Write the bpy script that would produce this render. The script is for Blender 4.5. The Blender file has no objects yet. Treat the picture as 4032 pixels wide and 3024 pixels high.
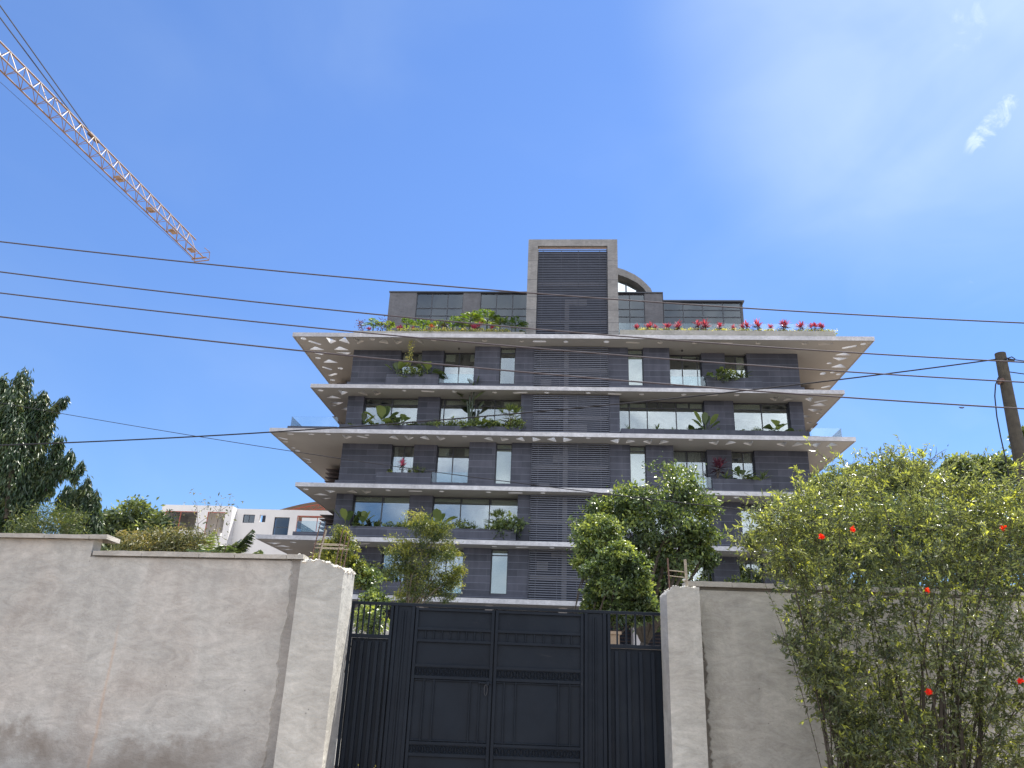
import bpy, math, random
import numpy as np
from math import sin, cos, pi, radians
random.seed(7); rng = np.random.default_rng(7)
SC = bpy.context.scene
COL = SC.collection

# ------------------------------------------------------------------ camera
FPX, CXP, CYP = 3028.0, 2016.0, 1512.0
HEAD = radians(-4.2)
CAM = np.array([0.0, 0.0, 1.6])
_up = np.array([(2314 - CXP) / FPX, (-6256 - CYP) / FPX, 1.0]); _up /= np.linalg.norm(_up)
_fh = np.array([0, 0, 1.0]) - _up * _up[2]; _fh /= np.linalg.norm(_fh)
_rt = np.cross(_fh, _up)
if _rt[0] < 0: _rt = -_rt
HD = np.array([sin(HEAD), cos(HEAD), 0.0]); RX = np.array([cos(HEAD), -sin(HEAD), 0.0])
ROT = np.stack([RX, HD, [0, 0, 1.0]]).T @ np.stack([_rt, _fh, _up])
def ray(px, py): return ROT @ np.array([(px - CXP) / FPX, (py - CYP) / FPX, 1.0])
def at_y(px, py, Y): d = ray(px, py); return CAM + d * (Y / d[1])
def at_z(px, py, Z): d = ray(px, py); return CAM + d * ((Z - CAM[2]) / d[2])
def at_d(px, py, D): d = ray(px, py); return CAM + d * (D / d.dot(HD))      # plane at distance D down the street axis
def dd(x, y, D): return at_d(x * 1.8228, y * 1.8228, D)
def g(lx, D, z=0.0): return RX * lx + HD * D + np.array([0, 0, z])           # street-aligned frame of gate and walls

cam_d = bpy.data.cameras.new('camera'); cam = bpy.data.objects.new('camera', cam_d); COL.objects.link(cam)
cam_d.sensor_width = 36; cam_d.lens = 36 * FPX / 4032; cam_d.clip_start = 0.05; cam_d.clip_end = 3000
from mathutils import Matrix, Vector
m4 = np.eye(4); m4[:3, 0] = ROT[:, 0]; m4[:3, 1] = -ROT[:, 1]; m4[:3, 2] = -ROT[:, 2]; m4[:3, 3] = CAM
cam.matrix_world = Matrix(m4.tolist()); SC.camera = cam

# ------------------------------------------------------------------ sky, sun, exposure
SUN_AZ, SUN_EL = radians(50), radians(64)         # azimuth from +Y towards +X
SC.view_settings.view_transform = 'Standard'; SC.view_settings.look = 'None'
SC.view_settings.exposure = 1.25; SC.view_settings.gamma = 1
world = bpy.data.worlds.new('World'); SC.world = world; world.use_nodes = True
def build_world():
    nt = world.node_tree; N = nt.nodes; L = nt.links; N.clear()
    out = N.new('ShaderNodeOutputWorld'); bg = N.new('ShaderNodeBackground')
    sky = N.new('ShaderNodeTexSky'); sky.sky_type = 'NISHITA'; sky.sun_disc = False
    sky.sun_elevation = SUN_EL; sky.sun_rotation = SUN_AZ; sky.air_density = 1.0; sky.dust_density = 0.1; sky.ozone_density = 1.6
    tc = N.new('ShaderNodeTexCoord')
    def math_(op, a, b=None, c=None):
        n = N.new('ShaderNodeMath'); n.operation = op
        for i, v in enumerate((a, b, c)):
            if v is None: continue
            if isinstance(v, (int, float)): n.inputs[i].default_value = v
            else: L.new(v, n.inputs[i])
        return n.outputs[0]
    def dot(vec):
        n = N.new('ShaderNodeVectorMath'); n.operation = 'DOT_PRODUCT'; L.new(tc.outputs['Generated'], n.inputs[0]); n.inputs[1].default_value = vec; return n.outputs['Value']
    def noise(scale, detail, rough, vec=None, dist=0.0):
        n = N.new('ShaderNodeTexNoise'); n.inputs['Scale'].default_value = scale; n.inputs['Detail'].default_value = detail
        n.inputs['Roughness'].default_value = rough; n.inputs['Distortion'].default_value = dist
        L.new(vec if vec else tc.outputs['Generated'], n.inputs['Vector']); return n.outputs['Fac']
    def smooth(v, a, b):
        n = N.new('ShaderNodeMapRange'); n.interpolation_type = 'SMOOTHSTEP'; n.inputs['From Min'].default_value = a; n.inputs['From Max'].default_value = b
        L.new(v, n.inputs['Value']); return n.outputs['Result']
    node_range = smooth
    sep = N.new('ShaderNodeSeparateXYZ'); L.new(tc.outputs['Generated'], sep.inputs[0])
    # thin veil: streaky, thicker towards the sun
    sdir = (sin(SUN_AZ) * cos(SUN_EL), cos(SUN_AZ) * cos(SUN_EL), sin(SUN_EL))
    near = smooth(dot(sdir), 0.70, 1.02)
    mp = N.new('ShaderNodeMapping'); mp.inputs['Scale'].default_value = (1.6, 1.0, 2.6); mp.inputs['Rotation'].default_value = (0.3, 0.5, 0.6); L.new(tc.outputs['Generated'], mp.inputs[0])
    veil = smooth(noise(1.6, 5, 0.5, mp.outputs[0], 0.5), 0.40, 0.75)
    veil = math_('MULTIPLY', veil, math_('ADD', 0.08, 0.0))
    veil = math_('ADD', veil, math_('ADD', math_('MULTIPLY', near, 0.02), 0.03))
    # broken cumulus low down behind the photographer, brightened as unseen fill for the fronts
    back = smooth(math_('MULTIPLY', sep.outputs['Y'], -1.0), 0.05, 0.6)
    cum = smooth(noise(2.4, 7, 0.6), 0.31, 0.56)
    cum = math_('MULTIPLY', math_('MULTIPLY', cum, back), 0.85)
    # small bright wisps of cloud, right
    def wisp(px, py, px2, py2, wid, thr, amt, sc):
        a = ray(px, py); b = ray(px2, py2); a /= np.linalg.norm(a); b /= np.linalg.norm(b)
        c = (a + b) / 2; c /= np.linalg.norm(c); u = (b - a); ln = np.linalg.norm(u); u /= ln; v = np.cross(c, u)
        du = math_('DIVIDE', dot(tuple(u)), ln * 0.62); dv = math_('DIVIDE', dot(tuple(v)), wid)
        front = smooth(dot(tuple(c)), 0.9, 0.95)
        r2 = math_('ADD', math_('MULTIPLY', du, du), math_('MULTIPLY', dv, dv))
        m = math_('SUBTRACT', 1.0, r2)
        nn = noise(sc, 8, 0.66, None, 0.8)
        f = smooth(math_('ADD', m, math_('MULTIPLY', math_('SUBTRACT', nn, 0.5), 6.0)), thr, thr + 1.9)
        f = math_('MULTIPLY', f, smooth(m, -0.4, 0.4))
        return math_('MULTIPLY', math_('MULTIPLY', f, front), amt)
    w1 = wisp(3830, 580, 3985, 385, 0.013, 0.05, 0.85, 34)
    w2 = wisp(3760, 180, 3900, 20, 0.03, 0.6, 0.3, 30)
    w3 = wisp(3770, 1125, 3850, 1105, 0.006, 0.9, 0.25, 50)
    trd = ray(3950, -250); trd /= np.linalg.norm(trd)
    tr_ = math_('MULTIPLY', smooth(dot(tuple(trd)), 0.92, 1.0), math_('ADD', math_('MULTIPLY', noise(2.6, 4, 0.5, mp.outputs[0], 0.6), 0.75), 0.04))
    rd = ray(3900, 900); rd /= np.linalg.norm(rd)
    st2 = math_('MULTIPLY', smooth(dot(tuple(rd)), 0.92, 1.0), math_('MULTIPLY', smooth(noise(3.4, 4, 0.55, mp.outputs[0], 0.8), 0.42, 0.7), 0.06))
    veil = math_('ADD', veil, math_('ADD', tr_, st2))
    tot = math_('MINIMUM', math_('ADD', math_('ADD', veil, w1), math_('ADD', w2, w3)), 0.95)
    tint = N.new('ShaderNodeMix'); tint.data_type = 'RGBA'; tint.blend_type = 'MULTIPLY'; tint.inputs['Factor'].default_value = 1.0
    L.new(sky.outputs[0], tint.inputs['A']); low = node_range(sep.outputs['Z'], 0.05, 0.62)
    gr = N.new('ShaderNodeMix'); gr.data_type = 'RGBA'; L.new(low, gr.inputs['Factor']); gr.inputs['A'].default_value = (0.345, 0.465, 0.64, 1); gr.inputs['B'].default_value = (0.425, 0.565, 0.78, 1)
    L.new(gr.outputs['Result'], tint.inputs['B'])
    mx = N.new('ShaderNodeMix'); mx.data_type = 'RGBA'; L.new(tot, mx.inputs['Factor'])
    L.new(tint.outputs['Result'], mx.inputs['A']); mx.inputs['B'].default_value = (2.9, 3.5, 3.8, 1)
    mb_ = N.new('ShaderNodeMix'); mb_.data_type = 'RGBA'; L.new(cum, mb_.inputs['Factor']); L.new(mx.outputs['Result'], mb_.inputs['A']); cn = N.new('ShaderNodeMix'); cn.data_type = 'RGBA'; L.new(smooth(noise(5.5, 7, 0.62, None, 0.6), 0.34, 0.66), cn.inputs['Factor']); cn.inputs['A'].default_value = (4.6, 5.0, 5.7, 1); cn.inputs['B'].default_value = (11.0, 11.2, 11.6, 1)
    L.new(cn.outputs['Result'], mb_.inputs['B'])
    L.new(mb_.outputs['Result'], bg.inputs['Color']); bg.inputs['Strength'].default_value = 0.12
    L.new(bg.outputs[0], out.inputs[0])
build_world()
sd = bpy.data.lights.new('sun', 'SUN'); sd.energy = 4.2; sd.angle = radians(0.5); sd.color = (1.0, 0.95, 0.86)
so = bpy.data.objects.new('sun', sd); COL.objects.link(so)
sv = Vector((sin(SUN_AZ) * cos(SUN_EL), cos(SUN_AZ) * cos(SUN_EL), sin(SUN_EL)))
so.rotation_euler = sv.to_track_quat('Z', 'Y').to_euler(); so.location = sv * 50

# ------------------------------------------------------------------ materials
def mat_base(name):
    m = bpy.data.materials.new(name); m.use_nodes = True; nt = m.node_tree; b = nt.nodes['Principled BSDF']; return m, nt, b
def node(nt, t, **kw):
    n = nt.nodes.new(t)
    for k, v in kw.items():
        if k in n.inputs: n.inputs[k].default_value = v
        else: setattr(n, k, v)
    return n
def ramp(nt, fac, stops):
    r = nt.nodes.new('ShaderNodeValToRGB'); el = r.color_ramp.elements
    while len(el) < len(stops): el.new(0.5)
    for e, (p, c) in zip(el, stops): e.position = p; e.color = (*c, 1)
    nt.links.new(fac, r.inputs[0]); return r.outputs[0]
def simple(name, col, rough=0.6, metal=0.0, var=0.12, scale=3.0, bump=0.0, spec=0.5):
    m, nt, b = mat_base(name); L = nt.links
    tc = node(nt, 'ShaderNodeTexCoord'); n = node(nt, 'ShaderNodeTexNoise', Scale=scale, Detail=5.0, Roughness=0.6)
    L.new(tc.outputs['Object'], n.inputs['Vector'])
    lo = tuple(c * (1 - var) for c in col); hi = tuple(min(1, c * (1 + var)) for c in col)
    L.new(ramp(nt, n.outputs['Fac'], [(0.3, lo), (0.7, hi)]), b.inputs['Base Color'])
    b.inputs['Roughness'].default_value = rough; b.inputs['Metallic'].default_value = metal; b.inputs['Specular IOR Level'].default_value = spec
    if bump:
        bp = node(nt, 'ShaderNodeBump', Strength=bump, Distance=0.02); n2 = node(nt, 'ShaderNodeTexNoise', Scale=scale * 8, Detail=6.0)
        L.new(tc.outputs['Object'], n2.inputs['Vector']); L.new(n2.outputs['Fac'], bp.inputs['Height']); L.new(bp.outputs[0], b.inputs['Normal'])
    return m
def stone_mat():
    m, nt, b = mat_base('slate_cladding'); L = nt.links
    geo = node(nt, 'ShaderNodeNewGeometry'); s = node(nt, 'ShaderNodeSeparateXYZ'); L.new(geo.outputs['Position'], s.inputs[0])
    ad = node(nt, 'ShaderNodeMath', operation='ADD'); L.new(s.outputs['X'], ad.inputs[0]); L.new(s.outputs['Y'], ad.inputs[1])
    cb = node(nt, 'ShaderNodeCombineXYZ'); L.new(ad.outputs[0], cb.inputs['X']); L.new(s.outputs['Z'], cb.inputs['Y'])
    br = node(nt, 'ShaderNodeTexBrick', Scale=1.0); br.offset = 0.37; br.squash = 1.0
    br.inputs['Brick Width'].default_value = 1.9; br.inputs['Row Height'].default_value = 0.425; br.inputs['Mortar Size'].default_value = 0.003
    br.inputs['Mortar Smooth'].default_value = 0.2; br.inputs['Bias'].default_value = 0.0
    br.inputs['Color1'].default_value = (0.038, 0.044, 0.062, 1); br.inputs['Color2'].default_value = (0.064, 0.070, 0.096, 1); br.inputs['Mortar'].default_value = (0.15, 0.16, 0.19, 1)
    L.new(cb.outputs[0], br.inputs['Vector'])
    n = node(nt, 'ShaderNodeTexNoise', Scale=0.9, Detail=6.0, Roughness=0.65); L.new(geo.outputs['Position'], n.inputs['Vector'])
    mx = node(nt, 'ShaderNodeMix', data_type='RGBA', blend_type='MULTIPLY'); mx.inputs['Factor'].default_value = 1
    L.new(br.outputs['Color'], mx.inputs['A']); mp = node(nt, 'ShaderNodeMapping'); mp.inputs['Scale'].default_value = (2.2, 2.2, 0.22); L.new(geo.outputs['Position'], mp.inputs[0]); nd = node(nt, 'ShaderNodeTexNoise', Scale=1.3, Detail=6.0); L.new(mp.outputs[0], nd.inputs['Vector'])
    dr = node(nt, 'ShaderNodeMix', data_type='RGBA', blend_type='MULTIPLY'); dr.inputs['Factor'].default_value = 1; L.new(ramp(nt, nd.outputs['Fac'], [(0.35, (0.85, 0.85, 0.87)), (0.7, (1.18, 1.16, 1.12))]), dr.inputs['B'])
    L.new(ramp(nt, n.outputs['Fac'], [(0.3, (0.80, 0.80, 0.82)), (0.7, (1.15, 1.12, 1.12))]), dr.inputs['A']); L.new(dr.outputs['Result'], mx.inputs['B'])
    dv = node(nt, 'ShaderNodeMath', operation='DIVIDE'); L.new(s.outputs['Z'], dv.inputs[0]); dv.inputs[1].default_value = 0.425
    fr = node(nt, 'ShaderNodeMath', operation='FRACT'); L.new(dv.outputs[0], fr.inputs[0]); lt = node(nt, 'ShaderNodeMath', operation='LESS_THAN'); L.new(fr.outputs[0], lt.inputs[0]); lt.inputs[1].default_value = 0.045
    m2 = node(nt, 'ShaderNodeMix', data_type='RGBA'); L.new(lt.outputs[0], m2.inputs['Factor']); L.new(mx.outputs['Result'], m2.inputs['A']); m2.inputs['B'].default_value = (0.115, 0.128, 0.17, 1)
    L.new(m2.outputs['Result'], b.inputs['Base Color']); b.inputs['Roughness'].default_value = 0.6; b.inputs['Specular IOR Level'].default_value = 0.35
    return m
def glass_mat(name, tint=(0.75, 0.8, 0.82), refl=0.12, edge=0.9, rough=0.01, blend=0.5):
    m = bpy.data.materials.new(name); m.use_nodes = True; nt = m.node_tree; nt.nodes.clear(); L = nt.links
    out = node(nt, 'ShaderNodeOutputMaterial'); gl = node(nt, 'ShaderNodeBsdfGlossy', Roughness=rough); gl.inputs['Color'].default_value = (0.66, 0.71, 0.73, 1)
    tr = node(nt, 'ShaderNodeBsdfTransparent'); tr.inputs['Color'].default_value = (*tint, 1)
    lw = node(nt, 'ShaderNodeLayerWeight', Blend=blend)
    mr = node(nt, 'ShaderNodeMapRange'); mr.inputs['To Min'].default_value = refl; mr.inputs['To Max'].default_value = edge; L.new(lw.outputs['Fresnel'], mr.inputs['Value'])
    geo = node(nt, 'ShaderNodeNewGeometry'); n = node(nt, 'ShaderNodeTexNoise', Scale=0.6, Detail=1.0); L.new(geo.outputs['Position'], n.inputs['Vector'])
    bp = node(nt, 'ShaderNodeBump', Strength=0.04, Distance=0.05); L.new(n.outputs['Fac'], bp.inputs['Height']); L.new(bp.outputs[0], gl.inputs['Normal'])
    mx = node(nt, 'ShaderNodeMixShader'); L.new(mr.outputs[0], mx.inputs[0]); L.new(tr.outputs[0], mx.inputs[1]); L.new(gl.outputs[0], mx.inputs[2])
    L.new(mx.outputs[0], out.inputs[0]); return m
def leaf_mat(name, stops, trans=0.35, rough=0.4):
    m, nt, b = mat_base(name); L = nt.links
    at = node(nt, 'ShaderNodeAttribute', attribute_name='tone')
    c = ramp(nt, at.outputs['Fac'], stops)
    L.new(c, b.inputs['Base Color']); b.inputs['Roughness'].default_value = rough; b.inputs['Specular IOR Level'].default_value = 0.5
    tl = node(nt, 'ShaderNodeBsdfTranslucent'); bs = node(nt, 'ShaderNodeMix', data_type='RGBA', blend_type='MULTIPLY'); bs.inputs['Factor'].default_value = 1
    L.new(c, bs.inputs['A']); bs.inputs['B'].default_value = (1.7, 1.6, 0.7, 1); L.new(bs.outputs['Result'], tl.inputs['Color'])
    mx = node(nt, 'ShaderNodeMixShader'); mx.inputs[0].default_value = trans; out = nt.nodes['Material Output']
    L.new(b.outputs[0], mx.inputs[1]); L.new(tl.outputs[0], mx.inputs[2]); L.new(mx.outputs[0], out.inputs[0]); return m
def concrete_mat(name, col, stain=0.5, warm=(0.36, 0.30, 0.25), low=0.0, streak=None):
    m, nt, b = mat_base(name); L = nt.links
    geo = node(nt, 'ShaderNodeNewGeometry'); P = geo.outputs['Position']
    def nz(scale, det=6.0, ro=0.6, st=(1, 1, 1), dist=0.0):
        mp = node(nt, 'ShaderNodeMapping'); mp.inputs['Scale'].default_value = st; L.new(P, mp.inputs[0])
        n = node(nt, 'ShaderNodeTexNoise', Scale=scale, Detail=det, Roughness=ro, Distortion=dist); L.new(mp.outputs[0], n.inputs['Vector']); return n.outputs['Fac']
    base = ramp(nt, nz(0.9, 7.0, 0.62), [(0.3, tuple(c * 0.80 for c in col)), (0.55, col), (0.75, tuple(c * 1.14 for c in col))])
    def mix(a, bcol, fac, bt='MIX'):
        x = node(nt, 'ShaderNodeMix', data_type='RGBA', blend_type=bt); L.new(a, x.inputs['A']); L.new(fac, x.inputs['Factor'])
        if isinstance(bcol, tuple): x.inputs['B'].default_value = (*bcol, 1)
        else: L.new(bcol, x.inputs['B'])
        return x.outputs['Result']
    f = ramp(nt, nz(0.7, 4.0, 0.5, (1, 1, 0.8), 0.6), [(0.45, (0, 0, 0)), (0.68, (stain * 0.55,) * 3)])
    c = mix(base, warm, f)
    # trowel sweeps: stretched fine noise
    f2 = ramp(nt, nz(2.2, 8.0, 0.7, (0.8, 0.8, 1.7), 2.0), [(0.38, (0.84,) * 3), (0.64, (1.10,) * 3)])
    f2b = ramp(nt, nz(9.0, 8.0, 0.78, (0.7, 0.7, 1.6), 0.8), [(0.36, (0.90,) * 3), (0.64, (1.08,) * 3)])
    one = node(nt, 'ShaderNodeValue'); one.outputs[0].default_value = 0.9; c = mix(c, f2, one.outputs[0], 'MULTIPLY'); c = mix(c, f2b, one.outputs[0], 'MULTIPLY')
    # rain streaks from the top
    f3 = ramp(nt, nz(3.0, 5.0, 0.6, (1.6, 1.6, 0.16)), [(0.35, (0.92,) * 3), (0.65, (1.03,) * 3)])
    c = mix(c, f3, one.outputs[0], 'MULTIPLY')
    wv_ = node(nt, 'ShaderNodeTexWave', Scale=0.55, Distortion=9.0, Detail=5.0); wv_.wave_type = 'RINGS'; wv_.inputs['Detail Scale'].default_value = 1.4; L.new(P, wv_.inputs['Vector'])
    c = mix(c, ramp(nt, wv_.outputs['Fac'], [(0.0, (0.955,) * 3), (1.0, (1.03,) * 3)]), one.outputs[0], 'MULTIPLY')
    pit = node(nt, 'ShaderNodeTexVoronoi', Scale=3.2); L.new(P, pit.inputs['Vector']); c = mix(c, tuple(k * 0.35 for k in col), ramp(nt, pit.outputs['Distance'], [(0.018, (0.8,) * 3), (0.045, (0, 0, 0))]))
    # small dark scuffs
    f4 = ramp(nt, nz(5.5, 4.0, 0.6, (1, 1, 1.3), 1.5), [(0.68, (0, 0, 0)), (0.78, (0.45,) * 3)])
    c = mix(c, tuple(k * 0.5 for k in col), f4)
    if low:   # damp and soil splashed up from the ground, ragged edge
        s = node(nt, 'ShaderNodeSeparateXYZ'); L.new(P, s.inputs[0])
        a = node(nt, 'ShaderNodeMath', operation='MULTIPLY_ADD'); L.new(nz(2.2, 6.0, 0.65), a.inputs[0]); a.inputs[1].default_value = -1.2; L.new(s.outputs['Z'], a.inputs[2])
        mr = node(nt, 'ShaderNodeMapRange'); L.new(a.outputs[0], mr.inputs['Value']); mr.inputs['From Min'].default_value = low - 0.6 + 0.16; mr.inputs['From Max'].default_value = low - 0.6 - 0.10
        ff = node(nt, 'ShaderNodeMath', operation='MULTIPLY'); L.new(mr.outputs[0], ff.inputs[0]); ff.inputs[1].default_value = 0.8
        pm_ = ramp(nt, nz(1.1, 4.0, 0.6), [(0.42, (0.25,) * 3), (0.62, (1.0,) * 3)])
        f5 = node(nt, 'ShaderNodeMath', operation='MULTIPLY'); L.new(ff.outputs[0], f5.inputs[0]); L.new(pm_, f5.inputs[1])
        c = mix(c, (0.19, 0.155, 0.125), f5.outputs[0])
    if streak is not None:   # a thin rust run down the plaster
        dt = node(nt, 'ShaderNodeVectorMath', operation='DOT_PRODUCT'); dt.inputs[1].default_value = tuple(RX); L.new(P, dt.inputs[0])
        s2 = node(nt, 'ShaderNodeSeparateXYZ'); L.new(P, s2.inputs[0])
        wv = node(nt, 'ShaderNodeMath', operation='MULTIPLY_ADD'); L.new(nz(2.5, 3.0), wv.inputs[0]); wv.inputs[1].default_value = 0.10; L.new(dt.outputs['Value'], wv.inputs[2])
        ab = node(nt, 'ShaderNodeMath', operation='SUBTRACT'); L.new(wv.outputs[0], ab.inputs[0]); ab.inputs[1].default_value = streak + 0.05
        ab2 = node(nt, 'ShaderNodeMath', operation='ABSOLUTE'); L.new(ab.outputs[0], ab2.inputs[0])
        m1 = node(nt, 'ShaderNodeMapRange'); L.new(ab2.outputs[0], m1.inputs['Value']); m1.inputs['From Min'].default_value = 0.035; m1.inputs['From Max'].default_value = 0.004
        m2 = node(nt, 'ShaderNodeMapRange'); L.new(s2.outputs['Z'], m2.inputs['Value']); m2.inputs['From Min'].default_value = 2.3; m2.inputs['From Max'].default_value = 1.9
        m3 = node(nt, 'ShaderNodeMath', operation='MULTIPLY'); L.new(m1.outputs[0], m3.inputs[0]); L.new(m2.outputs[0], m3.inputs[1])
        m4_ = node(nt, 'ShaderNodeMath', operation='MULTIPLY'); L.new(m3.outputs[0], m4_.inputs[0]); m4_.inputs[1].default_value = 0.3
        c = mix(c, (0.50, 0.30, 0.17), m4_.outputs[0])
    L.new(c, b.inputs['Base Color']); b.inputs['Roughness'].default_value = 0.85; b.inputs['Specular IOR Level'].default_value = 0.25
    bp = node(nt, 'ShaderNodeBump', Strength=0.55, Distance=0.02); ad = node(nt, 'ShaderNodeMath', operation='MULTIPLY_ADD')
    L.new(nz(2.0, 8.0, 0.65, (0.8, 0.8, 1.5), 1.6), ad.inputs[0]); ad.inputs[1].default_value = 1.6; L.new(nz(30.0, 4.0), ad.inputs[2]); L.new(ad.outputs[0], bp.inputs['Height']); L.new(bp.outputs[0], b.inputs['Normal'])
    return m
M = {}
M['stone'] = stone_mat()
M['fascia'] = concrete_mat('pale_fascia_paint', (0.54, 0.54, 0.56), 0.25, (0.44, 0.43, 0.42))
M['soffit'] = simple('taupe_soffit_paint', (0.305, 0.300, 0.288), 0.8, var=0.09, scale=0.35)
M['hole'] = simple('white_reveal_paint', (0.62, 0.62, 0.62), 0.7, var=0.04)
M['frame'] = simple('dark_window_frame', (0.030, 0.034, 0.045), 0.4, var=0.05)
M['slat'] = simple('grey_louver_metal', (0.105, 0.116, 0.152), 0.45, var=0.08, scale=2)
M['slatd'] = simple('dark_louver_metal', (0.058, 0.067, 0.096), 0.45, var=0.1, scale=2)
M['brown'] = simple('brown_wood_slats', (0.05, 0.03, 0.028), 0.6)
M['render'] = concrete_mat('grey_render', (0.25, 0.245, 0.24), 0.3, (0.2, 0.19, 0.18))
M['planterc'] = concrete_mat('weathered_planter_render', (0.36, 0.35, 0.32), 0.7, (0.27, 0.28, 0.22))
M['greywall'] = concrete_mat('dark_grey_render', (0.135, 0.137, 0.15), 0.3, (0.12, 0.12, 0.125))
M['core'] = simple('interior_wall', (0.20, 0.20, 0.20), 0.9, var=0.1)
M['darkcore'] = simple('dark_stair_wall', (0.030, 0.036, 0.055), 0.8, var=0.2)  # one even dark blue-grey
M['post'] = simple('stair_concrete', (0.17, 0.17, 0.19), 0.8)
M['blind'] = simple('cream_blind', (0.86, 0.84, 0.70), 0.8, var=0.03)
M['curtain'] = simple('white_curtain', (0.72, 0.72, 0.72), 0.9, var=0.05)
M['glass'] = glass_mat('window_glass', (0.86, 0.90, 0.88), 0.15, 0.95, 0.01, 0.55)
M['dglass'] = glass_mat('tinted_glass', (0.26, 0.31, 0.36), 0.06, 0.6, 0.02, 0.5)
M['balu'] = glass_mat('balustrade_glass', (0.86, 0.93, 0.95), 0.06, 0.7, 0.0, 0.35)
M['gate'] = simple('navy_gate_paint', (0.0105, 0.0165, 0.0265), 0.5, metal=0.0, var=0.22, scale=5, bump=0.15, spec=0.12)
def gate_paint():
    m, nt, b = mat_base('navy_gate_paint'); L = nt.links; geo = node(nt, 'ShaderNodeNewGeometry'); P = geo.outputs['Position']
    def nz(sc, st=(1, 1, 1), det=6.0, ro=.6, di=0.0):
        mp = node(nt, 'ShaderNodeMapping'); mp.inputs['Scale'].default_value = st; L.new(P, mp.inputs[0]); n = node(nt, 'ShaderNodeTexNoise', Scale=sc, Detail=det, Roughness=ro, Distortion=di); L.new(mp.outputs[0], n.inputs['Vector']); return n.outputs['Fac']
    def mix(a, c, f):
        x = node(nt, 'ShaderNodeMix', data_type='RGBA'); L.new(a, x.inputs['A']); L.new(f, x.inputs['Factor']); x.inputs['B'].default_value = (*c, 1); return x.outputs['Result']
    c = ramp(nt, nz(1.4), [(0.3, (0.0068, 0.0102, 0.0165)), (0.7, (0.0108, 0.0162, 0.0250))])
    c = mix(c, (0.07, 0.072, 0.075), ramp(nt, nz(2.0, (1, 1, 5), 8.0, .75, 1.0), [(0.63, (0, 0, 0)), (0.75, (0.35,) * 3)]))
    c = mix(c, (0.10, 0.10, 0.10), ramp(nt, nz(14.0, (1, 1, .25), 5.0, .7), [(0.70, (0, 0, 0)), (0.76, (0.5,) * 3)]))
    c = mix(c, (0.10, 0.045, 0.02), ramp(nt, nz(7.0, (1, 1, 1.5), 6.0, .7), [(0.72, (0, 0, 0)), (0.78, (0.7,) * 3)]))
    L.new(c, b.inputs['Base Color']); L.new(ramp(nt, nz(3.0), [(0.3, (0.38,) * 3), (0.7, (0.62,) * 3)]), b.inputs['Roughness']); b.inputs['Specular IOR Level'].default_value = 0.16
    bp = node(nt, 'ShaderNodeBump', Strength=0.25, Distance=0.03); L.new(nz(1.8, (1, 1, .7), 3.0), bp.inputs['Height']); L.new(bp.outputs[0], b.inputs['Normal']); return m
M['gate'] = gate_paint()
M['wall'] = concrete_mat('cement_plaster', (0.47, 0.452, 0.415), 0.75, (0.40, 0.335, 0.285), low=0.70, streak=-5.72)
M['wallr'] = concrete_mat('cement_plaster_right', (0.45, 0.43, 0.385), 0.5, (0.36, 0.33, 0.28), low=0.4)
M['wallbase'] = concrete_mat('bare_backing_plaster', (0.33, 0.31, 0.285), 0.6, (0.27, 0.24, 0.21))
M['wallold'] = concrete_mat('broken_backing_plaster', (0.20, 0.18, 0.155), 0.6, (0.13, 0.115, 0.10))
M['pillar'] = concrete_mat('pillar_cement', (0.49, 0.478, 0.435), 0.5, (0.33, 0.29, 0.25))
M['coping'] = concrete_mat('coping_cement', (0.46, 0.43, 0.38), 0.5, (0.36, 0.32, 0.26))
M['rubble'] = simple('broken_concrete', (0.62, 0.59, 0.52), 0.9, var=0.25, scale=30, bump=0.5)
M['rust'] = simple('rusty_rebar', (0.13, 0.075, 0.055), 0.8, var=0.4, scale=30)
M['rustc'] = simple('cement_caked_rebar', (0.34, 0.29, 0.22), 0.9, var=0.35, scale=40)
M['cable'] = simple('cable_sheath', (0.075, 0.062, 0.070), 0.75, var=0.1, scale=20)
M['thinc'] = simple('thin_cable_sheath', (0.03, 0.03, 0.035), 0.85, spec=0.2)
M['pole'] = simple('weathered_pole_wood', (0.062, 0.053, 0.038), 0.85, var=0.35, scale=9, bump=0.6)
M['crane'] = simple('orange_crane_paint', (0.24, 0.15, 0.095), 0.5, var=0.15, scale=1)
M['strut_litslat'] = simple('pale_strut_and_lit_slat', (0.30, 0.21, 0.15), 0.5)  # crane struts and plates; also the painted-in sunlit slats atop the tower
M['steel'] = simple('dark_steel', (0.04, 0.04, 0.045), 0.5)
M['bark'] = simple('bark', (0.14, 0.115, 0.085), 0.9, var=0.4, scale=12, bump=0.5)
M['barkd'] = simple('dark_bark', (0.06, 0.048, 0.036), 0.9, var=0.4, scale=12, bump=0.5)
M['cream'] = simple('cream_render', (0.70, 0.69, 0.67), 0.85, var=0.05, scale=0.5)
M['creamd'] = simple('inner_render', (0.45, 0.42, 0.42), 0.85, var=0.08)
M['redm'] = simple('red_primer_steel', (0.38, 0.09, 0.055), 0.6)
M['roofs'] = simple('brown_roof_sheet', (0.16, 0.12, 0.10), 0.7)
M['asphalt'] = simple('asphalt', (0.06, 0.06, 0.06), 0.9, var=0.25, scale=8, bump=0.4)
M['earth'] = simple('dusty_earth', (0.30, 0.23, 0.17), 0.95, var=0.25, scale=1.2, bump=0.5)
M['yard'] = simple('yard_paving', (0.28, 0.27, 0.25), 0.9, var=0.15, scale=1)
M['tan'] = simple('tan_pier_paint', (0.26, 0.19, 0.13), 0.8)
M['leaf_dark'] = leaf_mat('dark_leaves', [(0.0, (0.040, 0.058, 0.038)), (0.5, (0.088, 0.122, 0.058)), (1.0, (0.28, 0.33, 0.12))], 0.34, 0.33)
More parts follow.
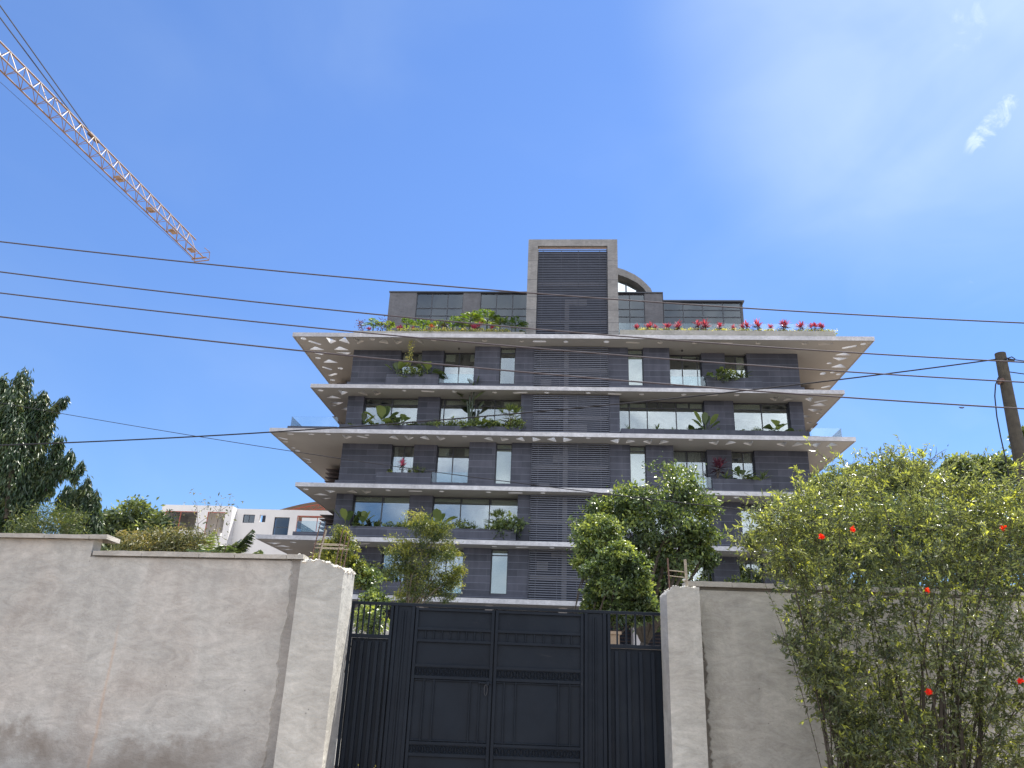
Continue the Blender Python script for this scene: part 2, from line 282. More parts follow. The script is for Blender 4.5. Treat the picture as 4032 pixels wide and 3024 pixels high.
M['leaf_mid'] = leaf_mat('mid_leaves', [(0.0, (0.040, 0.062, 0.034)), (0.5, (0.098, 0.145, 0.055)), (1.0, (0.36, 0.42, 0.11))], 0.34, 0.33)
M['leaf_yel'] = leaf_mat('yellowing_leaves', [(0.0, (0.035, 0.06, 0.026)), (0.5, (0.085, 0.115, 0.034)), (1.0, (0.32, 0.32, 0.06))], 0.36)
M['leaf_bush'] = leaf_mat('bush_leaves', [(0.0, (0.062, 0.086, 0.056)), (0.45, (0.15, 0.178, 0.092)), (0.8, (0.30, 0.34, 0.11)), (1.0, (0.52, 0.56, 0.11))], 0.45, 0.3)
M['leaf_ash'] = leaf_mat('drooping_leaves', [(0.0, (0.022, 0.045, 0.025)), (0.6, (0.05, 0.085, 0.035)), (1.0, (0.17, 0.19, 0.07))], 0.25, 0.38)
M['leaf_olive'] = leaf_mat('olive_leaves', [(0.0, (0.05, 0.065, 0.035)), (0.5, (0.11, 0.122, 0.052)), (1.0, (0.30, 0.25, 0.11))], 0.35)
M['leaf_red'] = leaf_mat('red_cordyline_leaves', [(0.0, (0.03, 0.035, 0.025)), (0.2, (0.10, 0.015, 0.04)), (0.6, (0.34, 0.03, 0.09)), (1.0, (0.62, 0.14, 0.27))], 0.28)
M['leaf_mar'] = leaf_mat('maroon_leaves', [(0.0, (0.03, 0.015, 0.03)), (1.0, (0.16, 0.03, 0.06))], 0.25)
M['leaf_palm'] = leaf_mat('lime_palm_leaves', [(0.0, (0.04, 0.09, 0.02)), (0.5, (0.09, 0.17, 0.025)), (1.0, (0.26, 0.33, 0.05))], 0.38)
M['leaf_cover'] = leaf_mat('variegated_leaves', [(0.0, (0.08, 0.14, 0.04)), (0.5, (0.28, 0.32, 0.12)), (1.0, (0.70, 0.62, 0.16))], 0.35)
M['flower'] = leaf_mat('scarlet_petals', [(0.0, (0.75, 0.03, 0.02)), (1.0, (0.95, 0.09, 0.04))], 0.4)
M['orange'] = leaf_mat('orange_leaves', [(0.0, (0.35, 0.08, 0.03)), (1.0, (0.75, 0.28, 0.12))], 0.4)

# ------------------------------------------------------------------ mesh helpers
def tag(o, label=None, cat=None, group=None, kind=None):
    if label: o['label'] = label
    if cat: o['category'] = cat
    if group: o['group'] = group
    if kind: o['kind'] = kind
    return o
def thing(name, loc, label, cat, group=None):
    o = bpy.data.objects.new(name, None); COL.objects.link(o); o.empty_display_size = 0.2; o.location = tuple(float(c) for c in loc)
    return tag(o, label, cat, group)
def origin_of(o):
    v = np.zeros(3)
    while o is not None: v += np.array(o.location); o = o.parent
    return v
class MB:
    def __init__(s, T=None): s.v = []; s.f = []; s.T = T; s.tone = []
    def add(s, vs, fs):
        b = len(s.v)
        for p in vs: s.v.append(tuple(s.T(*p)) if s.T else tuple(p))
        for f in fs: s.f.append(tuple(b + i for i in f))
    def box(s, x0, x1, y0, y1, z0, z1):
        s.add([(x0, y0, z0), (x1, y0, z0), (x1, y1, z0), (x0, y1, z0), (x0, y0, z1), (x1, y0, z1), (x1, y1, z1), (x0, y1, z1)],
              [(0, 3, 2, 1), (4, 5, 6, 7), (0, 1, 5, 4), (1, 2, 6, 5), (2, 3, 7, 6), (3, 0, 4, 7)])
    def tube(s, pts, rad, n=8, cap=True):
        pts = [np.array(p, float) for p in pts]
        if s.T: pts = [np.array(s.T(*p), float) for p in pts]
        rad = list(rad) if hasattr(rad, '__len__') else [rad] * len(pts)
        b = len(s.v); ref = None
        for i, p in enumerate(pts):
            t = pts[min(i + 1, len(pts) - 1)] - pts[max(i - 1, 0)]; t = t / (np.linalg.norm(t) + 1e-9)
            if ref is None:
                ref = np.cross(t, [0, 0, 1.0] if abs(t[2]) < 0.9 else [1.0, 0, 0])
            u = ref - t * ref.dot(t); u /= np.linalg.norm(u) + 1e-9; w = np.cross(t, u); ref = u
            for k in range(n):
                a = 2 * pi * k / n; s.v.append(tuple(p + (u * cos(a) + w * sin(a)) * rad[i]))
        for i in range(len(pts) - 1):
            for k in range(n):
                k2 = (k + 1) % n; s.f.append((b + i * n + k, b + i * n + k2, b + (i + 1) * n + k2, b + (i + 1) * n + k))
        if cap:
            s.f.append(tuple(b + k for k in reversed(range(n)))); s.f.append(tuple(b + (len(pts) - 1) * n + k for k in range(n)))
    def prism(s, poly, y0, y1):            # polygon in (x,z) extruded along y
        n = len(poly); s.add([(x, y0, z) for x, z in poly] + [(x, y1, z) for x, z in poly],
              [tuple(range(n)), tuple(reversed(range(n, 2 * n)))] + [((i + 1) % n, i, n + i, n + (i + 1) % n) for i in range(n)])
    def build(s, name, mat, parent=None, bevel=0.0, smooth=False, label=None):
        o0 = origin_of(parent) if parent is not None else np.zeros(3)
        me = bpy.data.meshes.new(name); vv = np.array(s.v, float) - o0
        me.from_pydata(vv.tolist(), [], s.f); me.update()
        ob = bpy.data.objects.new(name, me); COL.objects.link(ob); me.materials.append(M[mat] if isinstance(mat, str) else mat)
        if parent is not None: ob.parent = parent
        if bevel:
            md = ob.modifiers.new('bevel', 'BEVEL'); md.width = bevel; md.segments = 2; md.limit_method = 'ANGLE'
        if smooth:
            for p in me.polygons: p.use_smooth = True
        if label: ob['label'] = label
        return ob
def mesh_arrays(name, V, F, mat, parent=None, tone=None):   # V (n,3), F (m,k)
    o0 = origin_of(parent) if parent is not None else np.zeros(3)
    me = bpy.data.meshes.new(name); V = (V - o0).astype(np.float32); k = F.shape[1]
    me.vertices.add(len(V)); me.vertices.foreach_set('co', V.ravel())
    me.loops.add(F.size); me.loops.foreach_set('vertex_index', F.ravel().astype(np.int32))
    me.polygons.add(len(F)); me.polygons.foreach_set('loop_start', np.arange(0, F.size, k, dtype=np.int32)); 
    me.update(calc_edges=True)
    if tone is not None:
        at = me.attributes.new('tone', 'FLOAT', 'POINT'); at.data.foreach_set('value', tone.astype(np.float32))
    me.materials.append(M[mat]); ob = bpy.data.objects.new(name, me); COL.objects.link(ob)
    if parent is not None: ob.parent = parent
    return ob
def unit(a): return a / (np.linalg.norm(a, axis=-1, keepdims=True) + 1e-9)
def leaf_arrays(c, d, L, W, tone, r=rng):
    n = len(c); d = unit(d); nr = unit(r.normal(size=(n, 3)) + np.array([0, 0, 0.8])); s = unit(np.cross(d, nr)); nn = np.cross(s, d)
    L = L[:, None]; W = W[:, None]
    base = c; mid = c + d * L * 0.5; tip = c + d * L - nn * L * 0.12
    a = mid + s * W * 0.5 + nn * W * 0.18; b = mid - s * W * 0.5 + nn * W * 0.18
    V = np.stack([base, a, tip, b], 1).reshape(-1, 3); i = np.arange(n)[:, None] * 4
    F = np.concatenate([i + np.array([[0, 1, 2]]), i + np.array([[0, 2, 3]])], 0)
    return V, F, np.repeat(tone, 4)
def merge(parts):
    V = []; F = []; T = []; b = 0
    for v, f, t in parts: V.append(v); F.append(f + b); T.append(t); b += len(v)
    return np.concatenate(V), np.concatenate(F), np.concatenate(T)
def cloud(blobs, per, size, aspect=0.45, spread=0.16, sub=26, droop=0.2, tone_mu=0.45, r=rng, fill=0.55):
    """blobs: (centre, radii3). Leaves gather in sub-clumps near the surface, so sky shows between them."""
    out = []
    for c, rad in blobs:
        c = np.array(c, float); rad = np.array(rad, float); k = sub
        dirs = unit(r.normal(size=(k, 3)) + [0, 0, 0.15]); rr = fill + (1 - fill) * r.random((k, 1)) ** 0.6; rr = rr * np.where(r.random((k, 1)) < .22, r.uniform(1.05, 1.4, (k, 1)), 1.0)
        cc = c + dirs * rad * rr
        n = per // k
        sc = r.uniform(0.6, 1.25, (k, 1, 1)) * spread * rad.mean() 
        p = cc[:, None, :] + r.normal(size=(k, n, 3)) * sc * np.array([1.25, 1.25, 0.8])
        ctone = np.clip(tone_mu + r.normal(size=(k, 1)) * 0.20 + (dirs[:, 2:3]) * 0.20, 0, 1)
        tone = np.clip(ctone + r.normal(size=(k, n)) * 0.16, 0, 1).reshape(-1)
        p = p.reshape(-1, 3); d = unit(r.normal(size=p.shape)) + unit(p - c) * 0.5 - np.array([0, 0, droop])
        L = size * r.uniform(0.6, 1.3, len(p)); out.append(leaf_arrays(p, d, L, L * aspect * r.uniform(0.8, 1.2, len(p)), tone, r))
    return merge(out)
def crown_obj(name, parent, mat, arrays): V, F, T = arrays; return mesh_arrays(name, V, F, mat, parent, T)
def limbs(base, blobs, r0, name, parent, mat, n_extra=2, fork=0.45, r=random):
    mb = MB(); base = np.array(base, float); cen = np.mean([b[0] for b in blobs], 0)
    f = base + (cen - base) * fork; f[0] += r.uniform(-.2, .2)
    mb.tube([base, base + (f - base) * 0.5 + np.array([r.uniform(-.15, .15), r.uniform(-.15, .15), 0]), f], [r0, r0 * 0.85, r0 * 0.7], 8)
    for c, rad in blobs:
        c = np.array(c, float); m = (f + c) / 2 + np.array([r.uniform(-.2, .2), r.uniform(-.2, .2), r.uniform(-.1, .3)])
        mb.tube([f, m, c], [r0 * 0.5, r0 * 0.35, r0 * 0.12], 6)
        for _ in range(n_extra):
            q = c + np.array([r.uniform(-1, 1) * rad[0], r.uniform(-1, 1) * rad[1], r.uniform(-.3, .9) * rad[2]]) * 0.85
            mb.tube([m * 0.4 + c * 0.6, (m + q) / 2 * 0.3 + (c + q) / 2 * 0.7, q], [r0 * 0.25, r0 * 0.15, r0 * 0.05], 5)
    return mb.build(name, mat, parent, smooth=True)

# blade-type leaves
def blade(o, az, el, L, W, droop, tone, kind='strap', seg=6, twist=0.0):
    h = np.array([cos(az), sin(az), 0]); side = np.array([-sin(az), cos(az), 0])
    side = side * cos(twist) + np.array([0, 0, 1]) * sin(twist)
    V = []; F = []
    for i in range(seg + 1):
        t = i / seg; p = o + h * (cos(el) * L * t) + np.array([0, 0, sin(el) * L * t - droop * L * t * t])
        if kind == 'strap': w = W * (0.35 + 0.65 * min(1, t * 3)) * (1 - t ** 2.5) + 0.002
        elif kind == 'paddle': w = 0.025 if t < 0.34 else W * max(0.02, sin(pi * min(1, (t - 0.30) / 0.70)) ** 0.6)
        elif kind == 'spoon': w = 0.02 if t < 0.5 else W * max(0.02, sin(pi * min(1, (t - 0.42) / 0.58)) ** 0.7)
        V += [p + side * w / 2 + np.array([0, 0, w * 0.15]), p, p - side * w / 2 + np.array([0, 0, w * 0.15])]
    for i in range(seg):
        a = i * 3; F += [(a, a + 1, a + 4), (a, a + 4, a + 3), (a + 1, a + 2, a + 5), (a + 1, a + 5, a + 4)]
    return np.array(V), np.array(F), np.full(len(V), tone)
def rosette(o, n, L, W, el=(0.3, 1.4), droop=0.25, kind='strap', r=random, tone=(0.1, 0.8)):
    out = []
    for i in range(n):
        e = r.uniform(*el); out.append(blade(np.array(o, float), i * 2.4 + r.uniform(-.3, .3), e, L * r.uniform(.7, 1.15), W * r.uniform(.8, 1.15), droop * r.uniform(.6, 1.4), r.uniform(*tone), kind, twist=r.uniform(-.35, .35)))
    return out
def frond(o, az, el, L, droop, n=14, ll=0.25, lw=0.035, tone=0.5, r=random):
    h = np.array([cos(az), sin(az), 0]); side = np.array([-sin(az), cos(az), 0]); C = []; D = []; LL = []
    for i in range(n):
        t = 0.18 + 0.82 * i / n; p = o + h * (cos(el) * L * t) + np.array([0, 0, sin(el) * L * t - droop * L * t * t])
        for s in (-1, 1):
            C.append(p); D.append(h * 0.75 + side * s + np.array([0, 0, 0.25 - 0.5 * t + r.uniform(-.15, .15)])); LL.append(ll * sin(pi * (0.15 + 0.8 * t)) + 0.04)
    C = np.array(C); LL = np.array(LL); a = leaf_arrays(C, np.array(D), LL, np.full(len(C), lw), np.clip(np.full(len(C), tone) + rng.normal(size=len(C)) * .1, 0, 1))
    pts = [o + h * (cos(el) * L * t) + np.array([0, 0, sin(el) * L * t - droop * L * t * t]) for t in (0, .33, .66, 1)]
    return a, pts
def plant(kind, loc, label, cat, group, s=1.0, seed=0):
    """builds one plant (thing) with its foliage and stem as parts"""
    r = random.Random(seed + int(abs(loc[0]) * 100)); nr = np.random.default_rng(seed + int(abs(loc[0]) * 100)); o = np.array(loc, float)
    names = {'cordyline': 'cordyline', 'banana': 'banana_plant', 'yucca': 'yucca', 'grass': 'grass_clump', 'shrub': 'shrub', 'palm': 'small_palm', 'fanpalm': 'fan_palm',
             'fern': 'fern', 'monstera': 'monstera', 'bird': 'strelitzia', 'cover': 'groundcover_plant', 'dracaena': 'dracaena', 'trailing': 'trailing_vine', 'maroon': 'maroon_shrub', 'orange': 'croton'}
    root = thing(names[kind], loc, label, cat, group); parts = []; mat = 'leaf_mid'; stem = None; col = 'barkd'
    if kind in ('cordyline', 'dracaena', 'orange'):
        k = r.choice((2, 3)); stem = MB()
        for j in range(k):
            a = r.uniform(0, 6.28); h = s * r.uniform(.35, .6); top = o + np.array([cos(a) * .12 * s * j, sin(a) * .06 * s, h])
            stem.tube([o, top], [.025 * s, .018 * s], 5)
            parts += rosette(top, 22, .46 * s, .062 * s, (0.35, 1.5), .16, r=r, tone=(.25, 1))
            parts += rosette(top - np.array([0, 0, .15 * s]), 5, .35 * s, .08 * s, (-.1, .5), .3, r=r, tone=(0, .12))
        mat = {'cordyline': 'leaf_red', 'dracaena': 'leaf_mar', 'orange': 'orange'}[kind]
    elif kind == 'banana': parts = rosette(o, 7, 1.35 * s, .42 * s, (0.75, 1.45), .22, 'paddle', r, (.05, .7)); mat = 'leaf_mid'
    elif kind == 'bird':
        stem = MB()
        for j in range(6):
            a = j * 1.1; top = o + np.array([cos(a) * .13 * s, sin(a) * .05, s * (.5 + .17 * j)]); stem.tube([o, top], [.035 * s, .02 * s], 6)
            parts += rosette(top, 2, .8 * s, .32 * s, (0.7, 1.45), .2, 'paddle', r, (.05, .5))
        mat = 'leaf_dark'; col = 'leaf_mid'
    elif kind == 'yucca': parts = rosette(o + [0, 0, .05], 20, .55 * s, .07 * s, (0.1, 1.45), .22, r=r, tone=(.1, .7)); mat = 'leaf_mid'
    elif kind == 'grass': parts = rosette(o, 60, .75 * s, .03 * s, (0.6, 1.5), .35, r=r, tone=(.1, .8)) + rosette(o + [.35 * s, 0, 0], 40, .6 * s, .03 * s, (0.6, 1.5), .4, r=r, tone=(.1, .8)) + rosette(o - [.35 * s, 0, 0], 40, .6 * s, .03 * s, (0.6, 1.5), .4, r=r, tone=(.1, .8)); mat = 'leaf_dark'
    elif kind == 'fanpalm':
        stem = MB(); stem.tube([o, o + [0, 0, .35 * s]], .06 * s, 6)
        for j in range(16):
            a = j * 2.4; e = r.uniform(.1, 1.4); L = .5 * s; c = o + np.array([cos(a) * cos(e) * L, sin(a) * cos(e) * L, .35 * s + sin(e) * L]); stem.tube([o + [0, 0, .35 * s], c], .008 * s, 4)
            for q in range(9):
                b = (q - 4) * .28; parts.append(blade(c, a + b * (1.2 if e < 1 else 2.4), e + r.uniform(-.1, .1) - abs(b) * .3, .42 * s, .05 * s, .15, r.uniform(.2, .8), seg=3))
    elif kind == 'shrub': V = cloud([(o + [0, 0, .32 * s], (.42 * s, .34 * s, .34 * s)), (o + [.3 * s, -.1, .18 * s], (.3 * s, .25 * s, .25 * s)), (o + [-.3 * s, -.1, .15 * s], (.3 * s, .25 * s, .25 * s))], 190, .13 * s, .6, .3, 12, r=nr); parts = [V]
    elif kind == 'maroon':
        parts = [cloud([(o + [0, 0, .55 * s], (.28 * s, .25 * s, .6 * s))], 200, .13 * s, .5, .35, 12, r=nr)]; mat = 'leaf_mar'; stem = MB(); stem.tube([o, o + [0, 0, .9 * s]], .015, 5)
    elif kind == 'cover': parts = [cloud([(o + [dx * s, 0, .10 * s], (.3 * s, .2 * s, .16 * s)) for dx in (-.5, 0, .5)], 150, .10 * s, .7, .35, 12, r=nr, tone_mu=.55)]; mat = 'leaf_cover'
    elif kind == 'trailing': parts = [cloud([(o - [0, 0, k * .22 * s], (.10 * s, .06 * s, .16 * s)) for k in range(7)], 46, .07 * s, .7, .5, 10, r=nr, tone_mu=.6)]; mat = 'leaf_cover'; stem = MB(); stem.tube([o + [0, .05, .1], o + [0.03, 0, -.7 * s], o - [0, 0, 1.5 * s]], .006, 4)
    elif kind == 'monstera': parts = rosette(o + [0, 0, .05], 14, .85 * s, .42 * s, (0.1, 1.3), .35, 'spoon', r, (.1, .7)); mat = 'leaf_mid'
    elif kind in ('fern', 'palm'):
        n = 9 if kind == 'palm' else 12; h = (.55 * s if kind == 'palm' else .05); stem = MB(); stem.tube([o, o + [0, 0, h + .02]], [.04 * s, .03 * s], 6)
        for j in range(n):
            a, pts = frond(o + np.array([0, 0, h]), j * 2.4, r.uniform(.5, 1.35) if kind == 'palm' else r.uniform(.2, 1.2), (.85 if kind == 'palm' else .6) * s, r.uniform(.35, .75), 15, .26 * s if kind == 'palm' else .13 * s, (.034 if kind == 'palm' else .04) * s, r.uniform(.3, .9), r)
            parts.append(a); stem.tube(pts, .008 * s, 4)
        mat = 'leaf_palm' if kind == 'palm' else 'leaf_mid'; col = 'leaf_mid'
    V, F, T = merge(parts); mesh_arrays('foliage', V, F, mat, root, T)
    if stem is not None: stem.build('stem', col, root)
    return root

# ------------------------------------------------------------------ ground
def struct(name, mb, mat): o = mb.build(name, mat); o['kind'] = 'structure'; return o
b = MB(); b.box(-600, 600, -400, 900, -0.5, 0.0); struct('ground', b, 'earth')
b = MB(g); b.box(-200, 200, -3.5, 6.5, 0.004, 0.03); struct('road', b, 'asphalt')
b = MB(); b.box(-30, 32, 16, 46, 0.004, 0.04); struct('courtyard', b, 'yard')

# ------------------------------------------------------------------ the apartment building
BL = thing('apartment_building', (0.4, 46.2, 0), 'six-storey dark slate apartment building with wide pale overhanging slabs and a louvred central tower', 'building')
z1 = lambda x, y: (1100 + x / 2.212, 900 + y / 2.212)
z2 = lambda x, y: (2000 + x / 2.212, 900 + y / 2.212)
z3 = lambda x, y: (2600 + x / 2.212, 1200 + y / 2.212)
z4 = lambda x, y: (1000 + x / 2.212, 1600 + y / 2.212)
z5 = lambda x, y: (1900 + x / 2.212, 1500 + y / 2.212)
r1 = lambda x, y: (1100 + x / 5.53, 1250 + y / 5.53)
r2 = lambda x, y: (1000 + x / 5.53, 1640 + y / 5.53)
v1 = lambda x, y: (2600 + x / 3.687, 1900 + y / 3.687)
def tri(fn, *p): return ('t', fn, p)
def ell(fn, x, y, a, c=None): return ('e', fn, (x, y, a, c or a * .42))
def pill(fn, x0, y0, x1, y1): return ('p', fn, (x0, y0, x1, y1))
HOLES = {
 'A': [tri(r1, (1010, 430), (1255, 510), (1110, 575)), tri(r1, (1290, 500), (1430, 425), (1540, 575)), tri(r1, (1595, 432), (1855, 510), (1700, 580)),
       tri(z1, (858, 990), (920, 950), (955, 1005)), tri(z1, (980, 950), (1075, 985), (1020, 1010)), tri(z1, (1180, 965), (1240, 968), (1258, 1012)),
       tri(r1, (650, 700), (780, 630), (995, 712)), tri(r1, (1180, 703), (1310, 630), (1530, 715)), tri(r1, (745, 768), (1040, 755), (920, 818)), tri(r1, (1215, 752), (1570, 765), (1480, 805)), tri(r1, (945, 982), (1075, 912), (1290, 988)),
       ell(r1, 528, 462, 58, 27), ell(r1, 2015, 470, 62, 27), ell(r1, 845, 885, 55, 20), ell(r1, 1330, 1110, 55, 21), ell(r1, 1160, 1365, 50, 18), pill(r1, 675, 520, 870, 582), pill(r1, 1150, 1078, 1270, 1038), pill(r1, 970, 1084, 1110, 1130), pill(r1, 1110, 1262, 1225, 1228),
       pill(z1, 1440, 973, 1530, 973), ell(z1, 1343, 972, 24, 8), ell(z1, 1788, 975, 24, 10), ell(z1, 2112, 980, 20, 9), pill(z2, 232, 983, 318, 983), ell(z2, 505, 986, 22, 9), ell(z2, 858, 987, 25, 10), pill(z2, 1045, 990, 1135, 993), ell(z2, 1324, 992, 25, 10), ell(z2, 1628, 998, 24, 8), pill(z2, 1860, 996, 1945, 996),
       ell(z3, 858, 334, 27, 11), ell(z3, 1258, 337, 27, 10), pill(z3, 1395, 342, 1487, 339), pill(z3, 1600, 376, 1695, 359), ell(z3, 1768, 342, 25, 9), tri(z3, (1515, 440), (1605, 415), (1665, 440)), tri(z3, (1495, 460), (1645, 462), (1555, 487)), tri(z3, (1480, 545), (1570, 515), (1620, 548)), ell(z3, 1470, 510, 22, 7), ell(z3, 1415, 600, 24, 13), ell(z3, 1500, 590, 22, 6), ell(z3, 1552, 606, 22, 8), pill(z3, 1415, 721, 1470, 709)],
 'B': [ell(z1, 358, 1410, 24, 8), tri(z1, (505, 1402), (600, 1425), (545, 1450)), tri(z1, (680, 1430), (730, 1408), (775, 1455)), tri(z1, (805, 1408), (893, 1432), (840, 1455)), ell(z1, 1087, 1412, 20, 7), pill(z1, 1250, 1415, 1335, 1420), ell(z1, 1523, 1420, 22, 8), ell(z1, 1875, 1427, 22, 8), pill(z1, 2050, 1430, 2145, 1427),
       tri(z1, (405, 1475), (460, 1455), (545, 1480)), tri(z1, (430, 1508), (565, 1515), (510, 1535)), ell(z1, 470, 1541, 25, 6), tri(z1, (530, 1575), (585, 1556), (600, 1584)),
       ell(z2, 338, 1430, 24, 7), ell(z2, 700, 1433, 24, 7), pill(z2, 885, 1438, 973, 1442), ell(z2, 1165, 1443, 23, 8), ell(z2, 1532, 1446, 23, 8), pill(z2, 1720, 1450, 1815, 1448), ell(z2, 1995, 1450, 24, 8), pill(z3, 395, 788, 485, 786), ell(z3, 668, 787, 24, 8),
       tri(z3, (945, 815), (1040, 797), (1005, 840)), tri(z3, (1065, 840), (1100, 800), (1168, 820)), tri(z3, (1255, 820), (1335, 800), (1310, 845)), tri(z3, (1300, 882), (1395, 855), (1455, 882)), tri(z3, (1278, 907), (1425, 910), (1330, 932)), pill(z3, 1360, 848, 1440, 833), ell(z3, 1380, 945, 24, 6), tri(z3, (1250, 960), (1318, 975), (1250, 983)), ell(z3, 1295, 1028, 22, 6)],
 'C': [ell(z4, 318, 242, 28, 6), ell(z4, 500, 243, 26, 6), ell(z4, 645, 244, 24, 6), tri(z4, (762, 247), (858, 265), (800, 285)), ell(z4, 985, 250, 22, 5), pill(z4, 910, 260, 975, 272), tri(z4, (1170, 270), (1225, 251), (1265, 292)), tri(z4, (1300, 252), (1395, 270), (1345, 295)), tri(z4, (1440, 272), (1500, 253), (1535, 295)), tri(z4, (1583, 256), (1672, 278), (1620, 298)), ell(z4, 1835, 262, 22, 6), pill(z4, 1870, 287, 1930, 271), tri(z4, (1995, 280), (2065, 263), (2087, 302)),
       tri(z5, (150, 488), (236, 508), (170, 525)), tri(z5, (285, 505), (345, 488), (372, 527)), tri(z5, (430, 488), (515, 510), (440, 528)), tri(z5, (555, 508), (625, 490), (645, 532)), tri(z5, (700, 491), (788, 512), (705, 533)), ell(z5, 922, 495, 22, 6), pill(z5, 842, 502, 905, 521), tri(z5, (1107, 520), (1195, 501), (1180, 545)), tri(z5, (1245, 543), (1265, 508), (1337, 525)), tri(z5, (1390, 527), (1480, 506), (1465, 550)), tri(z5, (1533, 550), (1560, 512), (1630, 530)), ell(z5, 1815, 513, 22, 6), pill(z5, 1815, 540, 1890, 523),
       tri(z3, (415, 1200), (515, 1181), (490, 1222)), tri(z3, (562, 1223), (595, 1182), (668, 1199)), tri(z3, (715, 1206), (812, 1187), (790, 1228)), tri(z3, (1005, 1213), (1108, 1191), (1080, 1235)), tri(z3, (1143, 1235), (1190, 1194), (1250, 1216)), tri(z3, (1297, 1219), (1408, 1199), (1360, 1240)), tri(z3, (1440, 1240), (1490, 1199), (1550, 1222)),
       pill(r2, 520, 462, 650, 490), ell(r2, 680, 550, 60, 12), ell(r2, 855, 685, 50, 14), ell(r2, 940, 745, 55, 20), pill(r2, 1040, 905, 1170, 942), ell(r2, 1200, 994, 55, 12)],
 'D': [ell(z4, 450, 722, 24, 6), tri(z4, (615, 727), (715, 738), (665, 755)), tri(z4, (805, 742), (860, 724), (907, 758)), tri(z4, (930, 729), (1030, 742), (975, 760)), ell(z4, 1168, 731, 23, 6), pill(z4, 1360, 737, 1450, 739), ell(z4, 1635, 741, 23, 6), ell(z4, 2043, 748, 23, 6), tri(z4, (512, 770), (575, 757), (655, 777)), tri(z4, (575, 797), (675, 798), (620, 810)), ell(z5, 50, 970, 22, 6), pill(z5, 240, 975, 335, 975), ell(z5, 525, 976, 24, 6), pill(z5, 1925, 1014, 2025, 1014),
       pill(v1, 625, 215, 800, 218), ell(v1, 1105, 216, 45, 12), tri(v1, (1650, 262), (1820, 232), (1775, 295)), tri(v1, (1870, 290), (1960, 238), (2040, 262))],
 'E': [tri(z4, (95, 1184), (245, 1190), (180, 1200)), tri(z4, (175, 1218), (250, 1209), (322, 1226)), tri(z4, (215, 1241), (348, 1244), (290, 1251)), ell(z4, 340, 1184, 26, 5), pill(z4, 925, 1200, 995, 1194), ell(z5, 103, 1442, 24, 5), pill(z5, 305, 1450, 385, 1446), ell(z5, 605, 1454, 24, 5), pill(v1, 770, 1018, 840, 1018)],
 'F': [],
}
SL = {'A': (-18.38, 19.82, 46.2, 22.92, 23.21), 'B': (-16.89, 17.76, 46.85, 19.49, 19.75), 'C': (-18.90, 17.78, 46.1, 16.12, 16.39),
      'D': (-16.90, 17.70, 46.62, 12.72, 12.98), 'E': (-18.79, 17.78, 46.28, 9.32, 9.58), 'F': (-16.9, 17.7, 46.2, 5.92, 6.19)}
YB = 63.0
def hole_poly(h, Z):
    k, fn, p = h
    W = lambda x, y: at_z(*fn(x, y), Z)[:2]
    if k == 't':
        P = [W(*q) for q in p]; c = np.mean(P, 0); out = []
        for i in range(3):                                   # rounded corners
            a, v, b_ = P[i - 1], P[i], P[(i + 1) % 3]
            p0 = v + (a - v) * 0.16; p2 = v + (b_ - v) * 0.16
            for t in (0, .25, .5, .75, 1): out.append((1 - t) ** 2 * p0 + 2 * t * (1 - t) * v + t * t * p2)
        return out
    if k == 'e':
        x, y, a, c = p; ce = W(x, y); rx = (W(x + a, y) - W(x - a, y))[0] / 2; ry = abs((W(x, y - c) - W(x, y + c))[1]) / 2; ry = min(ry, rx * 1.3)
        return [ce + np.array([cos(t) * rx, sin(t) * ry]) for t in np.linspace(0, 2 * pi, 15)[:-1]]
    x0, y0, x1, y1 = p; A, B = W(x0, y0), W(x1, y1); u = (B - A) / np.linalg.norm(B - A); n = np.array([-u[1], u[0]]); w = 0.13
    return [B + (u * cos(t) + n * sin(t)) * w for t in np.linspace(-pi / 2, pi / 2, 7)] + [A + (u * cos(t) + n * sin(t)) * w for t in np.linspace(pi / 2, 3 * pi / 2, 7)]
def make_slab(key):
    x0, x1, yf, zb, zt = SL[key]
    cu = bpy.data.curves.new('slab', 'CURVE'); cu.dimensions = '2D'; cu.fill_mode = 'BOTH'; cu.extrude = (zt - zb) / 2
    polys = [[(x0, yf), (x1, yf), (x1, YB), (x0, YB)]]
    done = []
    for h in HOLES[key]:
        P = hole_poly(h, zb); P = [np.array(q) for q in P]
        mn = np.min(P, 0); mx_ = np.max(P, 0)
        dy = max(0, yf + 0.12 - mn[1]); dx = max(0, x0 + .12 - mn[0]) - max(0, mx_[0] - (x1 - .12))
        P = [q + [dx, dy] for q in P]; mn = mn + [dx, dy]; mx_ = mx_ + [dx, dy]
        if any(mn[0] < d[2] + .03 and mx_[0] > d[0] - .03 and mn[1] < d[3] + .02 and mx_[1] > d[1] - .02 for d in done) and h[0] != 't': continue
        done.append((*mn, *mx_)); polys.append([tuple(q) for q in P])
    for P in polys:
        s = cu.splines.new('POLY'); s.points.add(len(P) - 1)
        for pt, q in zip(s.points, P): pt.co = (q[0] - 0.4, q[1] - 46.2, 0, 1)
        s.use_cyclic_u = True
    tmp = bpy.data.objects.new('tmp', cu); COL.objects.link(tmp)
    dg = bpy.context.evaluated_depsgraph_get(); me = bpy.data.meshes.new_from_object(tmp.evaluated_get(dg)); bpy.data.objects.remove(tmp)
    me.name = 'slab'; ob = bpy.data.objects.new('slab', me); COL.objects.link(ob); ob.parent = BL; ob.location = (0, 0, (zb + zt) / 2)
    me.materials.clear()
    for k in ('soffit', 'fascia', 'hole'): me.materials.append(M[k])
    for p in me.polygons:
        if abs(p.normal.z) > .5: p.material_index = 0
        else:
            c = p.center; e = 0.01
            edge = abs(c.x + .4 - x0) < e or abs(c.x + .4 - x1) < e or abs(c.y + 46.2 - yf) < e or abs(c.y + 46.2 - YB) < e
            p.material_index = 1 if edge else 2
    return ob
